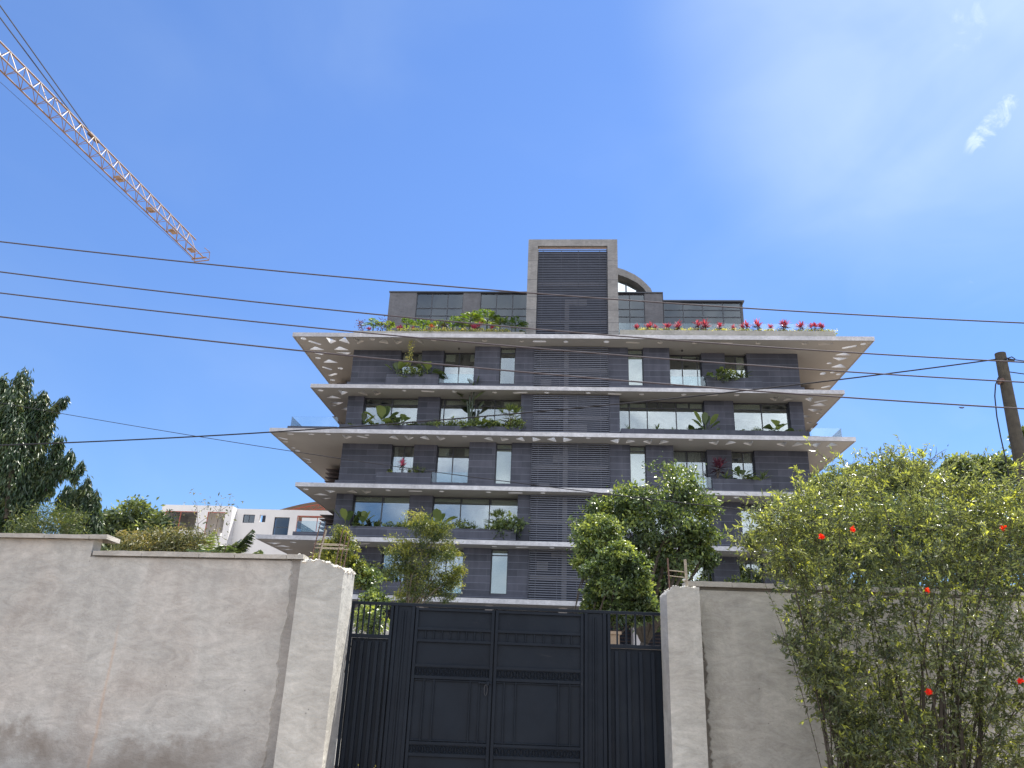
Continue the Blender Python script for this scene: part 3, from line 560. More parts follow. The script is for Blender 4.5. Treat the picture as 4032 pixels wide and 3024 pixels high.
for k in SL: make_slab(k)
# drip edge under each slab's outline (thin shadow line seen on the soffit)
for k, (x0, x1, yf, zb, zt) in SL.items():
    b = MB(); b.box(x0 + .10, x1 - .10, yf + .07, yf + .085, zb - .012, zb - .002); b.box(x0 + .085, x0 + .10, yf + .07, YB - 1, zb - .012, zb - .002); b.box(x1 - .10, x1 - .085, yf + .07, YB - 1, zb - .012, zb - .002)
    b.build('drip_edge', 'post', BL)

FL = {'A': (19.75, 22.918), 'B': (16.39, 19.488), 'C': (12.98, 16.118), 'D': (9.58, 12.718), 'E': (6.19, 9.318)}   # storey under slab A..E
O, C_, W_ = 48.40, 47.60, 48.75
def stone(x0, x1, y, z0, z1_): b = MB(); b.box(x0, x1, y, 49.3, z0, z1_); return b.build('stone_panel', 'stone', BL)
def window(x0, x1, z0, z1_, Y=W_, mull=(), trans=(), blinds=(), curtains=(), glass='glass', fw=0.06):
    b = MB(); d = .09
    b.box(x0, x0 + fw, Y, Y + d, z0, z1_); b.box(x1 - fw, x1, Y, Y + d, z0, z1_); b.box(x0 + fw, x1 - fw, Y, Y + d, z0, z0 + fw); b.box(x0 + fw, x1 - fw, Y, Y + d, z1_ - fw, z1_)
    for m_ in mull:
        if isinstance(m_, tuple): b.box(m_[0] - .025, m_[0] + .025, Y + .003, Y + d - .003, m_[1], m_[2])
        else: b.box(m_ - .035, m_ + .035, Y + .003, Y + d - .003, z0 + fw, z1_ - fw)
    for t in trans:
        zz, xa, xb = t if isinstance(t, tuple) else (t, x0 + fw, x1 - fw); b.box(xa, xb, Y + .006, Y + d - .006, zz - .03, zz + .03)
    w = b.build('window', 'frame', BL)
    p = MB(); p.box(x0 + fw, x1 - fw, Y + .04, Y + .052, z0 + fw, z1_ - fw); p.build('pane', glass, w)
    for (xa, xb, za, zb) in blinds: q = MB(); q.box(xa, xb, Y + .095, Y + .11, za, zb); q.build('blind', 'blind', w)
    for (xa, xb, za, zb) in curtains:
        q = MB(); n = max(4, int((xb - xa) / .07))
        for i in range(n):
            a = xa + (xb - xa) * i / n; e = xa + (xb - xa) * (i + 1) / n; yy = Y + .30 + (.05 if i % 2 else 0)
            q.add([(a, Y + .30 + (.06 if i % 2 else 0), za), (e, Y + .30 + (0 if i % 2 else .06), za), (e, Y + .30 + (0 if i % 2 else .06), zb), (a, Y + .30 + (.06 if i % 2 else 0), zb)], [(0, 1, 2, 3)])
        q.build('curtain', 'curtain', w)
    return w
def glass_rail(pts, z0, z1_, name='glass_balustrade', parent=None, th=.015):
    b = MB()
    for (xa, ya), (xb, yb) in zip(pts[:-1], pts[1:]):
        L_ = math.hypot(xb - xa, yb - ya); n = max(1, round(L_ / 2.2))
        for i in range(n):
            t0, t1 = i / n + .006 / L_, (i + 1) / n - .006 / L_
            ax, ay, bx, by = xa + (xb - xa) * t0, ya + (yb - ya) * t0, xa + (xb - xa) * t1, ya + (yb - ya) * t1
            nx, ny = -(yb - ya) / L_ * th, (xb - xa) / L_ * th
            b.add([(ax, ay, z0), (bx, by, z0), (bx + nx, by + ny, z0), (ax + nx, ay + ny, z0), (ax, ay, z1_), (bx, by, z1_), (bx + nx, by + ny, z1_), (ax + nx, ay + ny, z1_)],
                  [(0, 3, 2, 1), (4, 5, 6, 7), (0, 1, 5, 4), (1, 2, 6, 5), (2, 3, 7, 6), (3, 0, 4, 7)])
    return b.build(name, 'balu', parent or BL)
for k in 'ACE':
    z0, z1_ = FL[k]; zp = z0 + .36
    for a, e in ((-14.7, -11.35), (-9.87, -8.35), (9.2, 10.75), (12.2, 15.56)): stone(a, e, O, z0, z1_)
    for a, e in ((-6.1, -4.38), (-3.33, -2.06), (2.9, 4.2), (5.22, 6.95)): stone(a, e, C_, z0, z1_)
    b = MB(); b.box(-14.6, -2.06, 47.32, 48.6, z0, zp); b.box(2.9, 15.45, 47.32, 48.6, z0, zp); b.build('plinth', 'stone', BL)
    zt = z1_ - .02
    cr = k == 'C'
    window(-11.35, -9.87, zp, zt, mull=(-10.58,), blinds=() if cr else ((-11.25, -10.9, zt - 1.0, zt - .1), (-10.2, -9.95, zt - .9, zt - .1)) , curtains=((-11.3, -11.05, zp, zt), (-10.1, -9.9, zp, zt)) if cr else ())
    window(-8.35, -6.1, zp, zt, mull=(-7.3,), blinds=((-8.25, -7.6, zt - .62, zt - .1), (-6.55, -6.15, zt - .6, zt - .1)), curtains=() )
    window(6.95, 9.2, zp, zt, mull=(7.95, (8.95, zp, zt)), blinds=((7.0, 7.9, zt - .25, zt - .1), (8.0, 8.9, zt - .2, zt - .1)) if not cr else (), curtains=((7.0, 7.9, zp, zt), (8.1, 8.9, zp, zt)) if cr else ((8.05, 8.9, zp, zp + 1.5),))
    window(10.75, 12.2, zp, zt, mull=(11.53,), blinds=((11.6, 12.1, zt - .95, zt - .1),) if not cr else (), curtains=((11.6, 12.1, zp, zt),) if cr else ())
    # slim full-height windows beside the louvres
    tz = zt - .36
    for a, e, low_blind in ((-4.38, -3.33, k != 'A'), (4.2, 5.22, True)):  # flag adds a second cream blind below the transom
        window(a, e, zp + .05, zt, 47.86, trans=(tz,), blinds=((a + .07, e - .07, tz, zt - .06),) + (((a + .07, e - .07, zp + .1, tz - .05),) if low_blind else ()))
    # projecting planters and glass balustrades
    ph = z0 + .93
    for a, e in ((-11.95, -8.4), (9.22, 12.79)):
        b = MB(); b.box(a, e, 47.24, 47.31, z0 + .012, ph); b.box(a, e, 47.9, 47.98, zp + .005, ph); b.box(a, a + .08, 47.31, 47.9, zp + .005, ph); b.box(e - .08, e, 47.31, 47.9, zp + .005, ph); b.box(a + .08, e - .08, 47.31, 47.9, zp + .005, ph - .12)
        b.build('planter_box', 'stone', BL)
    glass_rail([(-8.38, 47.45), (-6.1, 47.45)], zp + .03, z0 + 1.06); glass_rail([(6.96, 47.45), (9.2, 47.45)], zp + .03, z0 + 1.06)
for k in 'BD':
    z0, z1_ = FL[k]; zt = z1_ - .02; ph = z0 + (.58 if k == 'B' else .78); tz = zt - .46
    for a, e in ((-14.7, -13.6), (-9.88, -8.38), (9.2, 11.1), (14.7, 15.56)): stone(a, e, O, z0, z1_)
    for a, e in ((-2.85, -2.06), (2.9, 3.6)): stone(a, e, C_, z0, z1_)
    zp = z0 + .3; tb = k == 'B'
    window(-13.6, -9.88, zp, zt, mull=(-11.72,), trans=(tz,) if tb else (), blinds=((-11.6, -9.97, tz + .02, zt - .08),) if tb else ((-13.5, -11.8, zt - .35, zt - .1), (-11.6, -9.98, zt - .5, zt - .1)))
    if tb: window(-8.38, -2.85, zp, zt, mull=(-8.12, (-5.98, zp, zt), (-4.67, zp, zt), (-4.2, tz, zt)), trans=(tz,), blinds=((-8.0, -6.1, tz + .03, zt - .08), (-4.1, -2.93, tz + .03, zt - .08)))
    else: window(-8.38, -2.85, zp, zt, mull=(-6.59, -4.72), blinds=((-8.3, -6.65, zt - .3, zt - .1), (-6.5, -4.8, zt - .35, zt - .1), (-4.6, -2.95, zt - .55, zt - .1)))
    window(3.6, 9.2, zp, zt, mull=(4.32, 5.50, 7.40, (6.2, tz, zt), (6.45, tz, zt), (8.28, tz, zt)), trans=(tz,), blinds=((3.7, 4.2, tz, zt - .08), (4.4, 5.4, tz + .08, zt - .12), (7.5, 8.2, tz + .1, zt - .1), (8.35, 9.1, tz + .03, zt - .08)))
    window(11.1, 14.7, zp, zt, mull=(12.96,), trans=(tz,) if tb else (), blinds=((11.2, 12.9, tz + .06, zt - .08),) if tb else (), curtains=() if tb else ((11.2, 12.6, zp, zt - .1),))
    for a, e in ((-14.62, -2.86), (3.61, 15.32)):
        b = MB(); b.box(a, e, 46.9, 46.99, z0, ph); b.box(a, e, 47.9, 47.98, z0, ph); b.box(a, a + .08, 46.99, 47.9, z0, ph); b.box(e - .08, e, 46.99, 47.9, z0, ph); b.box(a + .08, e - .08, 46.99, 47.9, z0, ph - .1)
        b.build('planter_box', 'stone', BL)
# corner terraces on the wide slabs
for x0, x1, yf, z in ((-17.92, -14.66, 46.55, 16.39), (-16.62, -14.66, 46.6, 9.58)):
    b = MB(); b.box(x0, x1, yf, 48.3, z, z + .29); b.box(x0, x0 + .12, 48.3, 61, z, z + .29); b.build('terrace_kerb', 'stone', BL)
    glass_rail([(x1, yf + .08), (x0 + .18, yf + .08), (x0 + .18, 60)], z + .29, z + .97)
glass_rail([(15.33, 46.65), (17.18, 46.65), (17.18, 60)], 16.39, 17.12); glass_rail([(15.33, 46.75), (17.18, 46.75), (17.18, 60)], 9.58, 10.3)
# core walls, sides, rooms
b = MB(); b.box(-14.5, -2.2, 52.2, 52.5, 6.19, 22.915); b.box(3.1, 15.4, 52.2, 52.5, 6.19, 22.915)
for x in (-14.5, -9.1, -5.0, -2.35, 3.05, 7.0 + 3, 15.25): b.box(x, x + .14, 49.3, 52.2, 6.2, 22.91)
b.build('interior_wall', 'core', BL)
b = MB(); b.box(-14.68, -14.5, 49.3, 62, 6.19, 22.915); b.box(15.40, 15.54, 49.3, 62, 6.19, 22.915); b.box(-14.5, 15.4, 61.6, 61.9, 6.19, 22.915); b.build('side_wall', 'stone', BL)
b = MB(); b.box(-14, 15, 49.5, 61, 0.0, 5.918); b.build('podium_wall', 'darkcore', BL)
b = MB()
for x in (-13, -8.8, -4.6, -.2, 4.2, 8.6, 12.8): b = MB(); b.box(x, x + .5, 47.6, 49.4, 0, 5.915); b.build('podium_column', 'creamd', BL)
b = MB()
for i in range(14): b.box(-13.9, 14.9, 49.28, 49.36, 3.0 + i * .2, 3.06 + i * .2)
b.build('podium_louver', 'brown', BL)
# central stair core behind the louvres
b = MB(); b.box(-2.05, 2.89, 48.7, 49.0, 6.2, 30.3); b.box(-1.98, 2.88, 47.95, 54, 30.3, 30.5); b.build('stair_core', 'darkcore', BL)  # unseen roof slab added, gap in front shaped to let sun onto slats
b = MB(); b.box(-.05, .26, 48.05, 48.35, 6.2, 26.8)
for z in (7.6, 11.1, 14.6, 18.0, 21.4, 25.0, 28.0): b.box(-2.0, 2.85, 48.4, 48.7, z, z + .28)
for i, z in enumerate((8.2, 9.0, 10.1, 13.2, 15.1, 17.2, 20.4, 24.1, 26.5)): b.box(-1.6 + (i % 3) * .9, -.9 + (i % 3) * 1.2, 48.45, 48.69, z, z + .5)
b.build('stair_beams', 'post', BL)
def louvers(z0, z1_, x0=-2.06, x1=2.89, y=47.42, step=.137, mat='slat'):
    b = MB(); z = z0 + .06
    while z < z1_ - .03:
        b.box(x0, x1, y, y + .05, z - .028, z + .028); z += step
    for x in (-1.65, -.35, .85, 2.35): b.box(x, x + .04, y + .11, y + .15, z0, z1_)
    return b.build('louver_screen', mat, BL)
for k in 'ABCDE': louvers(*FL[k])
louvers(23.72, 30.42, -1.99, 2.89, 47.42, .134, 'slatd')
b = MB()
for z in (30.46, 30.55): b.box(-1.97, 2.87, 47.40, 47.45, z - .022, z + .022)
b.build('painted_lit_slats', 'strut_litslat', BL)  # pale colour paints in sunlight on the topmost slats
b = MB(); b.box(-2.0, 2.9, 47.35, 47.5, 23.21, 23.70); b.build('tower_sill', 'stone', BL)
# tower portal frame
b = MB(); yb = 49.2
b.box(-2.68, -2.0, 47.28, yb, 23.21, 31.15); b.box(2.9, 3.60, 47.28, yb, 23.21, 31.15); b.box(-2.0, 2.9, 47.28, 47.62, 30.62, 31.15)
b.build('tower_frame', 'render', BL)
b = MB()
for z in (23.95, 24.6, 25.55, 26.55, 27.9, 29.4): b.box(-2.683, -1.997, 47.276, 47.28, z, z + .018); b.box(2.897, 3.603, 47.276, 47.28, z, z + .018)
b.build('tower_joint', 'darkcore', BL)
# penthouse
def grid_window(x0, x1, z0, z1_, Y, xs, zs, glass='dglass', curtains=()):
    return window(x0, x1, z0, z1_, Y, mull=xs, trans=zs, glass=glass, curtains=curtains, fw=.05)
for q in ((-13.0, -10.96, 50.0, 50.3, 23.21, 28.30), (-7.5, -6.22, 50.0, 50.3, 23.21, 28.30), (5.70, 6.98, 50.0, 50.3, 23.21, 28.30), (-13.0, -12.8, 50.3, 60, 23.21, 28.30), (12.5, 12.7, 50.3, 60, 23.21, 27.6)):
    b = MB(); b.box(*q); b.build('penthouse_wall', 'greywall', BL)
b = MB(); b.box(-13.05, -2.68, 49.93, 60, 28.30, 28.39); b.box(3.6, 7.02, 49.93, 60, 28.30, 28.39); b.box(7.02, 12.75, 49.93, 60, 27.64, 27.75); b.box(6.98, 7.02, 49.95, 60, 27.75, 28.30); b.build('roof_edge', 'frame', BL)
grid_window(-10.96, -7.5, 23.3, 28.28, 50.08, (-9.82, -8.65), (27.06, 26.45), curtains=())
grid_window(-6.22, -2.68, 23.3, 28.28, 50.08, (-5.05, -3.86), (27.06, 26.45), curtains=((-6.1, -5.6, 23.4, 26.4),))
grid_window(3.60, 5.70, 23.3, 28.28, 50.08, (4.62,), (27.06, 26.45), curtains=((3.7, 5.6, 23.4, 26.4),))
grid_window(7.02, 12.5, 23.3, 27.62, 50.08, (8.43, 9.82, 11.24), (27.02, 26.46), curtains=((7.1, 12.2, 23.4, 26.4),))
b = MB(); b.box(-12.8, 12.5, 54, 54.2, 23.21, 27.6); b.build('penthouse_partition', 'core', BL)
# barrel-vaulted upper storey
oc = [(-2.0, 31.0), (3.60, 30.74), (4.3, 30.50), (5.05, 30.10), (5.55, 29.70), (5.9, 29.32), (6.20, 28.95), (6.40, 28.39)]
ic = [(6.0, 28.39), (5.72, 28.90), (5.25, 29.38), (4.6, 29.78), (3.95, 30.06), (3.60, 30.16), (-2.0, 30.4)]
b = MB(); b.prism(oc + ic, 50.4, 60); b.build('vault_roof', 'render', BL)
b = MB(); b.prism([(3.62, 28.40), (3.62, 29.98), (4.55, 29.74), (5.2, 29.34), (5.66, 28.88), (5.92, 28.40)], 51.0, 51.02); vg = b.build('window', 'glass', BL)
b = MB()
for x, h in ((4.42, 29.66), (5.2, 29.14)): b.box(x, x + .09, 50.9, 50.99, 28.39, h)
b.box(3.6, 5.8, 50.9, 50.99, 28.392, 28.45); b.build('frame', 'frame', vg)
b = MB()
for i in range(22):
    x = 3.62 + i * .06; b.add([(x, 51.3 + .06 * (i % 2), 28.4), (x + .06, 51.3 + .06 * ((i + 1) % 2), 28.4), (x + .06, 51.3 + .06 * ((i + 1) % 2), 29.75), (x, 51.3 + .06 * (i % 2), 29.75)], [(0, 1, 2, 3)])
b.build('curtain', 'curtain', vg)
# roof terrace planters and glass
def trough(x0, x1, y0, y1, z0, zt, mat):
    b = MB(); t = .1; b.box(x0, x1, y0, y0 + t, z0, zt); b.box(x0, x1, y1 - t, y1, z0, zt); b.box(x0, x0 + t, y0 + t, y1 - t, z0, zt); b.box(x1 - t, x1, y0 + t, y1 - t, z0, zt); b.box(x0 + t, x1 - t, y0 + t, y1 - t, z0, zt - .08); return b.build('roof_planter', mat, BL)
trough(3.62, 17.47, 46.45, 47.35, 23.21, 23.69, 'planterc'); trough(-14.3, -2.70, 46.45, 47.35, 23.21, 23.48, 'planterc')
glass_rail([(3.62, 47.42), (16.2, 47.42), (16.2, 60)], 23.6, 24.66)
glass_rail([(7.6, 51.2), (12.3, 51.2)], 27.75, 28.35)
b = MB(); b.box(12.9, 15.4, 48.5, 49.0, 23.21, 23.95); b.build('terrace_bench_wall', 'greywall', BL)
# small ceiling spotlights
for x in (-7.25, 7.85):
    b = MB(); b.tube([(x, 47.9, 22.92), (x, 47.9, 22.78)], .05, 10); b.build('ceiling_lamp', 'steel', BL)
# brown sunshade slats on the flanks
for k, z0, z1_ in (('A', 19.75, 22.9), ('B', 16.39, 19.45), ('C', 12.98, 16.1), ('D', 9.58, 12.7), ('E', 6.19, 9.3)):
    for x0, x1 in ((-17.45, -15.5), (16.4, 18.3)):
        b = MB(); z = z0 + .12
        while z < z1_ - .25:
            xa, xb = (x0, x1)
            tipx = xa if xa < 0 else xb; rootx = xb if xa < 0 else xa
            b.add([(rootx, 54, z), (tipx, 54, z), (tipx, 54.05, z), (tipx - (.0), 56.5, z), (rootx, 56.5, z), (rootx, 54, z + .04), (tipx, 54, z + .04), (tipx, 54.05, z + .04), (tipx, 56.5, z + .04), (rootx, 56.5, z + .04)],
                  [(0, 4, 3, 2, 1), (5, 6, 7, 8, 9), (0, 1, 6, 5), (1, 2, 7, 6), (2, 3, 8, 7), (3, 4, 9, 8), (4, 0, 5, 9)]); z += .30
        b.box(min(rootx, rootx + (.5 if rootx < 0 else -.5)), max(rootx, rootx + (.5 if rootx < 0 else -.5)), 54.02, 56.5, z0, z1_)
        b.build('sunshade', 'brown', BL)

# ------------------------------------------------------------------ planting on the building
GP = 'plants in the facade planters'; GR = 'plants in the roof planters'
def pl(kind, x, z, label, cat, s=1.0, y=47.35, grp=GP): plant(kind, (x, y, z + .08), label, cat, grp, s * (1.3 if grp == GP else .98), 3)
zB, zD = 16.86, 10.24
pl('fern', -13.9, zB, 'low green fern at the left end of the third-floor-from-top planter', 'fern', .7)
pl('banana', -13.1, zB, 'small banana plant near the left end of the second row of windows', 'banana plant', .75)
pl('banana', -11.9, zB, 'large upright banana plant before the left window pair, second storey from the top', 'banana plant', 1.2)
pl('monstera', -10.7, zB, 'dark round-leaved plant right of the large upright banana', 'plant', 1.15)
pl('fern', -9.8, zB, 'spreading fern at the foot of the first stone pier, second row of windows', 'fern', .9)
pl('grass', -8.9, zB, 'long grassy clump below the first stone pier, second row of windows', 'grass', .75)
pl('grass', -7.8, zB, 'grassy clump under the wide left window, second row of windows', 'grass', .75)
pl('shrub', -7.0, zB, 'leafy shrub left of the tall strelitzia, second row of windows', 'shrub', .8)
pl('bird', -6.15, zB, 'tall strelitzia reaching almost to the soffit, second row of windows', 'strelitzia', 1.45)
pl('monstera', -5.5, zB, 'dark broad-leaved plant right beside the tall strelitzia', 'plant', 1.25)
pl('fern', -4.9, zB, 'drooping fern hanging over the planter between strelitzia and fan palm', 'fern', .95)
pl('yucca', -4.3, zB, 'dark paddle-leaved plant just left of the upper fan palm', 'plant', .9)
pl('fanpalm', -3.45, zB, 'fan palm left of the louvres, second row of windows', 'palm', 1.15)
pl('shrub', -3.2, zB, 'light shrub at the foot of the upper fan palm', 'shrub', .75, y=47.1)
for x_, k_, s_, lab_ in ((-12.5, 'fern', .8, 'fern between the small and the large banana, second row of windows'), (-11.2, 'shrub', .55, 'low dark shrub right under the large upright banana'), (-8.35, 'shrub', .6, 'small shrub between the two grassy clumps, second row of windows'),
                         (-7.3, 'yucca', .75, 'spiky plant between grassy clump and leafy shrub, second row of windows'), (-5.8, 'shrub', .75, 'shrub at the foot of the tall strelitzia'), (-4.6, 'shrub', .7, 'shrub between the drooping fern and the paddle-leaved plant'), (-3.85, 'fern', .8, 'fern at the left foot of the upper fan palm')):
    pl(k_, x_, zB, lab_, 'plant', s_, y=47.2)
for x_, k_, s_, lab_ in ((-12.9, 'fern', .7, 'fern between the two corner bananas, fourth row of windows'), (-9.8, 'shrub', .6, 'low shrub at the left foot of the round grass mound'), (-8.4, 'fern', .8, 'fern between grass mound and upright paddle-leaved plant'), (-7.0, 'fern', .8, 'fern right of the upright paddle-leaved plant, fourth row'), (-5.9, 'fern', .7, 'fern left of the dark spiky plants, fourth row of windows'), (-3.75, 'shrub', .8, 'dark shrub between lower fan palm and overhanging shrub')):
    pl(k_, x_, zD, lab_, 'plant', s_, y=47.2)
pl('yucca', 4.15, zB, 'small yucca nearest the louvres on their right, second row of windows', 'yucca', .75)
pl('yucca', 5.95, zB, 'spider-like plant under the middle right window, second row of windows', 'yucca', 1.0)
pl('yucca', 6.9, zB, 'tiny spiky plant right of the spider-like plant', 'yucca', .5)
pl('yucca', 8.1, zB, 'tiny spiky plant left of the right-hand banana', 'yucca', .5)
pl('banana', 9.0, zB, 'upright banana plant at the pier, right of the louvres', 'banana plant', .95)
pl('yucca', 9.8, zB, 'low spiky plant at the right foot of the banana by the pier', 'yucca', .6)
pl('fern', 11.3, zB, 'low fern at the left edge of the far right window', 'fern', .55)
pl('shrub', 12.2, zB, 'low sprawling shrub under the far right window', 'shrub', .45)
pl('monstera', 13.5, zB, 'elephant-ear plant in front of the far right window', 'plant', 1.05)
pl('grass', 14.9, zB, 'small grass tuft at the right end of the long planter', 'grass', .5)
pl('banana', -13.5, zD, 'banana plant at the far left of the fourth row of windows', 'banana plant', .95)
pl('banana', -12.5, zD, 'second banana plant from the left corner, fourth row of windows', 'banana plant', .85)
pl('yucca', -11.6, zD, 'dark spiky plant right of the two corner bananas', 'yucca', .9)
pl('shrub', -10.8, zD, 'low shrub under the left window mullion, fourth row of windows', 'shrub', .5)
pl('yucca', -10.25, zD, 'spiky plant left of the round grass mound', 'yucca', .8)
pl('grass', -9.2, zD, 'round dense grass mound, fourth row of windows', 'grass', 1.25)
pl('banana', -7.75, zD, 'upright paddle-leaved plant behind the yellowish tree', 'plant', .95)
pl('shrub', -6.3, zD, 'low shrub right of the upright paddle-leaved plant, fourth row of windows', 'shrub', .75)
pl('yucca', -5.5, zD, 'dark spiky plant in the middle of the wide window, fourth row', 'yucca', .95)
pl('yucca', -4.75, zD, 'second dark spiky plant left of the lower fan palm', 'yucca', .9)
pl('fanpalm', -4.0, zD, 'fan palm behind the overhanging shrub, fourth row of windows', 'palm', .95)
pl('shrub', -3.35, zD - .1, 'bright overhanging shrub left of the louvres, fourth row of windows', 'shrub', 1.35, y=47.15)
pl('fern', 12.6, zD, 'green fern clump under the curtained window, right side', 'fern', 1.3, y=47.2)
pl('fern', 11.4, zD, 'green fern clump beside the big tree, right side', 'fern', 1.1, y=47.2)
for zz, k in ((20.56, 'A'), (13.79, 'C'), (7.0, 'E')):
    row = {'A': 'top row of windows', 'C': 'third row of windows', 'E': 'lowest row of windows'}[k]
    if k == 'A':
        pl('banana', -11.3, zz, 'broad banana plant at the left of the planter, ' + row, 'banana plant', .8)
        pl('shrub', -10.5, zz, 'low dark shrub in the middle of the left planter, ' + row, 'shrub', .7)
        pl('shrub', -9.9, zz, 'low dark shrub beside the arching plant, ' + row, 'shrub', .6)
        pl('monstera', -9.2, zz, 'arching dark plant at the right of the left planter, ' + row, 'plant', 1.2)
        pl('monstera', 9.9, zz, 'sprawling monstera at the left of the right planter, ' + row, 'monstera', .95)
        pl('shrub', 10.6, zz - .1, 'overhanging shrub in the right planter, ' + row, 'shrub', .8, y=47.2)
        pl('yucca', 11.5, zz, 'spiky palm-like plant before the small right window, ' + row, 'yucca', 1.3)
    if k == 'C':
        pl('fern', -11.1, zz, 'small fern at the left of the planter, ' + row, 'fern', .5)
        pl('cordyline', -10.35, zz, 'single red-topped cordyline before the small left window', 'cordyline', .85)
        pl('grass', -9.4, zz, 'bushy grass clump right of the single red cordyline', 'grass', .9)
        pl('dracaena', 9.55, zz, 'dark maroon dracaena beside the right-hand balustrade', 'dracaena', 1.25)
        pl('yucca', 10.1, zz, 'spiky green plant at the foot of the maroon dracaena', 'yucca', 1.0)
        pl('monstera', 11.1, zz, 'green monstera before the small right window', 'monstera', .95)
        pl('fern', 11.6, zz, 'fern between monstera and palm, third row of windows', 'fern', .9)
        pl('yucca', 12.3, zz, 'arching bright green palm-like plant at the planter end, third row', 'plant', 1.2)
    if k == 'E':
        pl('shrub', -11.8, zz, 'leafy shrub in the planter behind the left gate pillar', 'shrub', 1.2)
        pl('yucca', -10.6, zz, 'arching yucca left of the yellowish tree, lowest row', 'yucca', 1.5)
        pl('shrub', 10.4, zz, 'leafy shrub in the right planter, lowest row', 'shrub', 1.1)
# roof, left of the tower
zr = 23.42; yr = 46.9
rl = [('maroon', -13.95, 1.0, 'purple-leaved shrub at the far left of the roof planter', 'shrub'), ('cordyline', -13.45, .75, 'low dusky cordyline second from the far left of the roof planter', 'cordyline'),
      ('palm', -13.1, 1.35, 'feathery palm nearest the left end of the roof', 'palm'), ('maroon', -12.55, 1.15, 'dark purple shrub between the first two roof palms', 'shrub'), ('palm', -12.0, 1.1, 'second feathery palm from the left end of the roof', 'palm'),
      ('cover', -11.7, .9, 'yellowish low plants between the second palm and red cordyline', 'plant'), ('cordyline', -11.3, .95, 'bright red cordyline before the grey penthouse corner', 'cordyline'), ('palm', -10.8, 1.45, 'slim palm on a tall stem before the grey penthouse corner', 'palm'),
      ('cordyline', -10.35, .75, 'low pink cordyline by the left edge of the penthouse glass', 'cordyline'), ('palm', -9.65, 1.35, 'leaning palm before the first penthouse glass panel', 'palm'), ('orange', -9.1, 1.0, 'orange croton before the second penthouse glass panel', 'croton'),
      ('palm', -8.6, 1.2, 'bushy palm right of the orange croton', 'palm'), ('maroon', -8.15, .95, 'small maroon shrub right of the bushy palm', 'shrub'), ('palm', -7.6, 1.45, 'wide palm before the penthouse pier, left of the tall one', 'palm'),
      ('palm', -7.0, 1.2, 'low palm between the wide palm and the tall one', 'palm'), ('palm', -6.45, 2.1, 'tallest lime-green palm on the roof', 'palm'), ('cordyline', -6.1, 1.35, 'tall red cordyline right beside the tallest roof palm', 'cordyline'),
      ('palm', -5.3, 2.1, 'tall roof palm before the penthouse door', 'palm'), ('cordyline', -5.0, .9, 'pink cordyline under the tall palm by the penthouse door', 'cordyline'), ('palm', -4.4, 1.6, 'medium palm third from the tower', 'palm'),
      ('fern', -3.95, 1.1, 'dark fern between the two palms nearest the tower', 'fern'), ('palm', -3.35, 1.5, 'dark green palm nearest the tower', 'palm'), ('fern', -2.95, .9, 'dark fern touching the tower frame', 'fern')]
for k, x, s, lab, cat in rl: pl(k, x, zr, lab, cat, s * .84, yr, GR)
for i, x in enumerate((-10.6, -9.4, -8.2, -6.9, -5.6, -4.4)):
    pl('cover', x, zr, 'variegated trailing groundcover on the left roof planter edge, %s from the left' % ('first', 'second', 'third', 'fourth', 'fifth', 'sixth')[i], 'groundcover', .85, 46.6, GR)
# roof, right of the tower
ords = ('first', 'second', 'third', 'fourth', 'fifth', 'sixth', 'seventh', 'eighth', 'ninth', 'tenth', 'eleventh', 'twelfth', 'thirteenth', 'fourteenth', 'fifteenth')
hs = (.85, 1.0, .8, 1.1, 1.05, 1.15, 1.3, 1.05, .8, 1.1, 1.3, .85, 1.2, 1.2, 1.1, 1.0)
xs_ = (4.8, 5.6, 5.95, 6.75, 7.4, 8.85, 9.3, 10.2, 11.1, 11.95, 12.75, 13.55, 14.35, 15.55, 16.35, 16.85)
for i, x in enumerate(xs_):
    lab = 'red cordyline in the right roof planter, %s from the tower' % (ords[i] if i < 15 else 'last, farthest')
    pl('cordyline', x, 23.62, lab, 'cordyline', hs[i] * .92, 46.9, GR)
for i, x in enumerate((5.2, 6.2, 7.3, 8.2, 9.7, 10.8, 11.9, 12.9, 13.8, 15.0, 16.2, 17.1)):
    pl('cover', x, 23.60, 'yellow variegated groundcover under the right roof cordylines, %s from the tower' % ords[i], 'groundcover', .8, 46.75, GR)
pl('trailing', -10.35, 22.9, 'vine hanging down through the opening in the top slab', 'vine', .95, 46.75)
plant('palm', (10.3, 51.9, 27.76), 'small palm on the high right-hand roof behind glass', 'palm', GR, .9, 5)

# ------------------------------------------------------------------ cream building behind, left
CB = thing('cream_building', (-30, 70, 0), 'unfinished cream house with red-framed openings beyond the left wall', 'building')
def wall_open(mb, x0, x1, z0, z1_, y0, y1, ops):
    xs = sorted({x0, x1, *[a for o in ops for a in o[:2]]}); zs = sorted({z0, z1_, *[a for o in ops for a in o[2:4]]})
    for a, e in zip(xs[:-1], xs[1:]):
        for c, d in zip(zs[:-1], zs[1:]):
            if not any(o[0] <= (a + e) / 2 <= o[1] and o[2] <= (c + d) / 2 <= o[3] for o in ops): mb.box(a, e, y0, y1, c, d)
b = MB(); wall_open(b, -37.45, -30.68, 4, 16.08, 69.2, 69.5, [(-37.05, -33.98, 13.75, 15.5), (-32.98, -31.3, 13.3, 15.5)])
b.box(-37.45, -37.15, 69.5, 78, 4, 16.08); b.box(-30.98, -30.68, 69.5, 72, 4, 16.08); b.box(-33.9, -33.7, 69.5, 76, 4, 15.9)
b.box(-37.15, -33.9, 74, 74.2, 4, 15.9); b.box(-33.7, -30.98, 74, 74.2, 14.42, 15.9); b.box(-33.7, -30.98, 74, 74.2, 4, 13.4); b.box(-37.15, -30.98, 69.5, 74, 15.9, 16.05); b.build('wall', 'cream', CB)
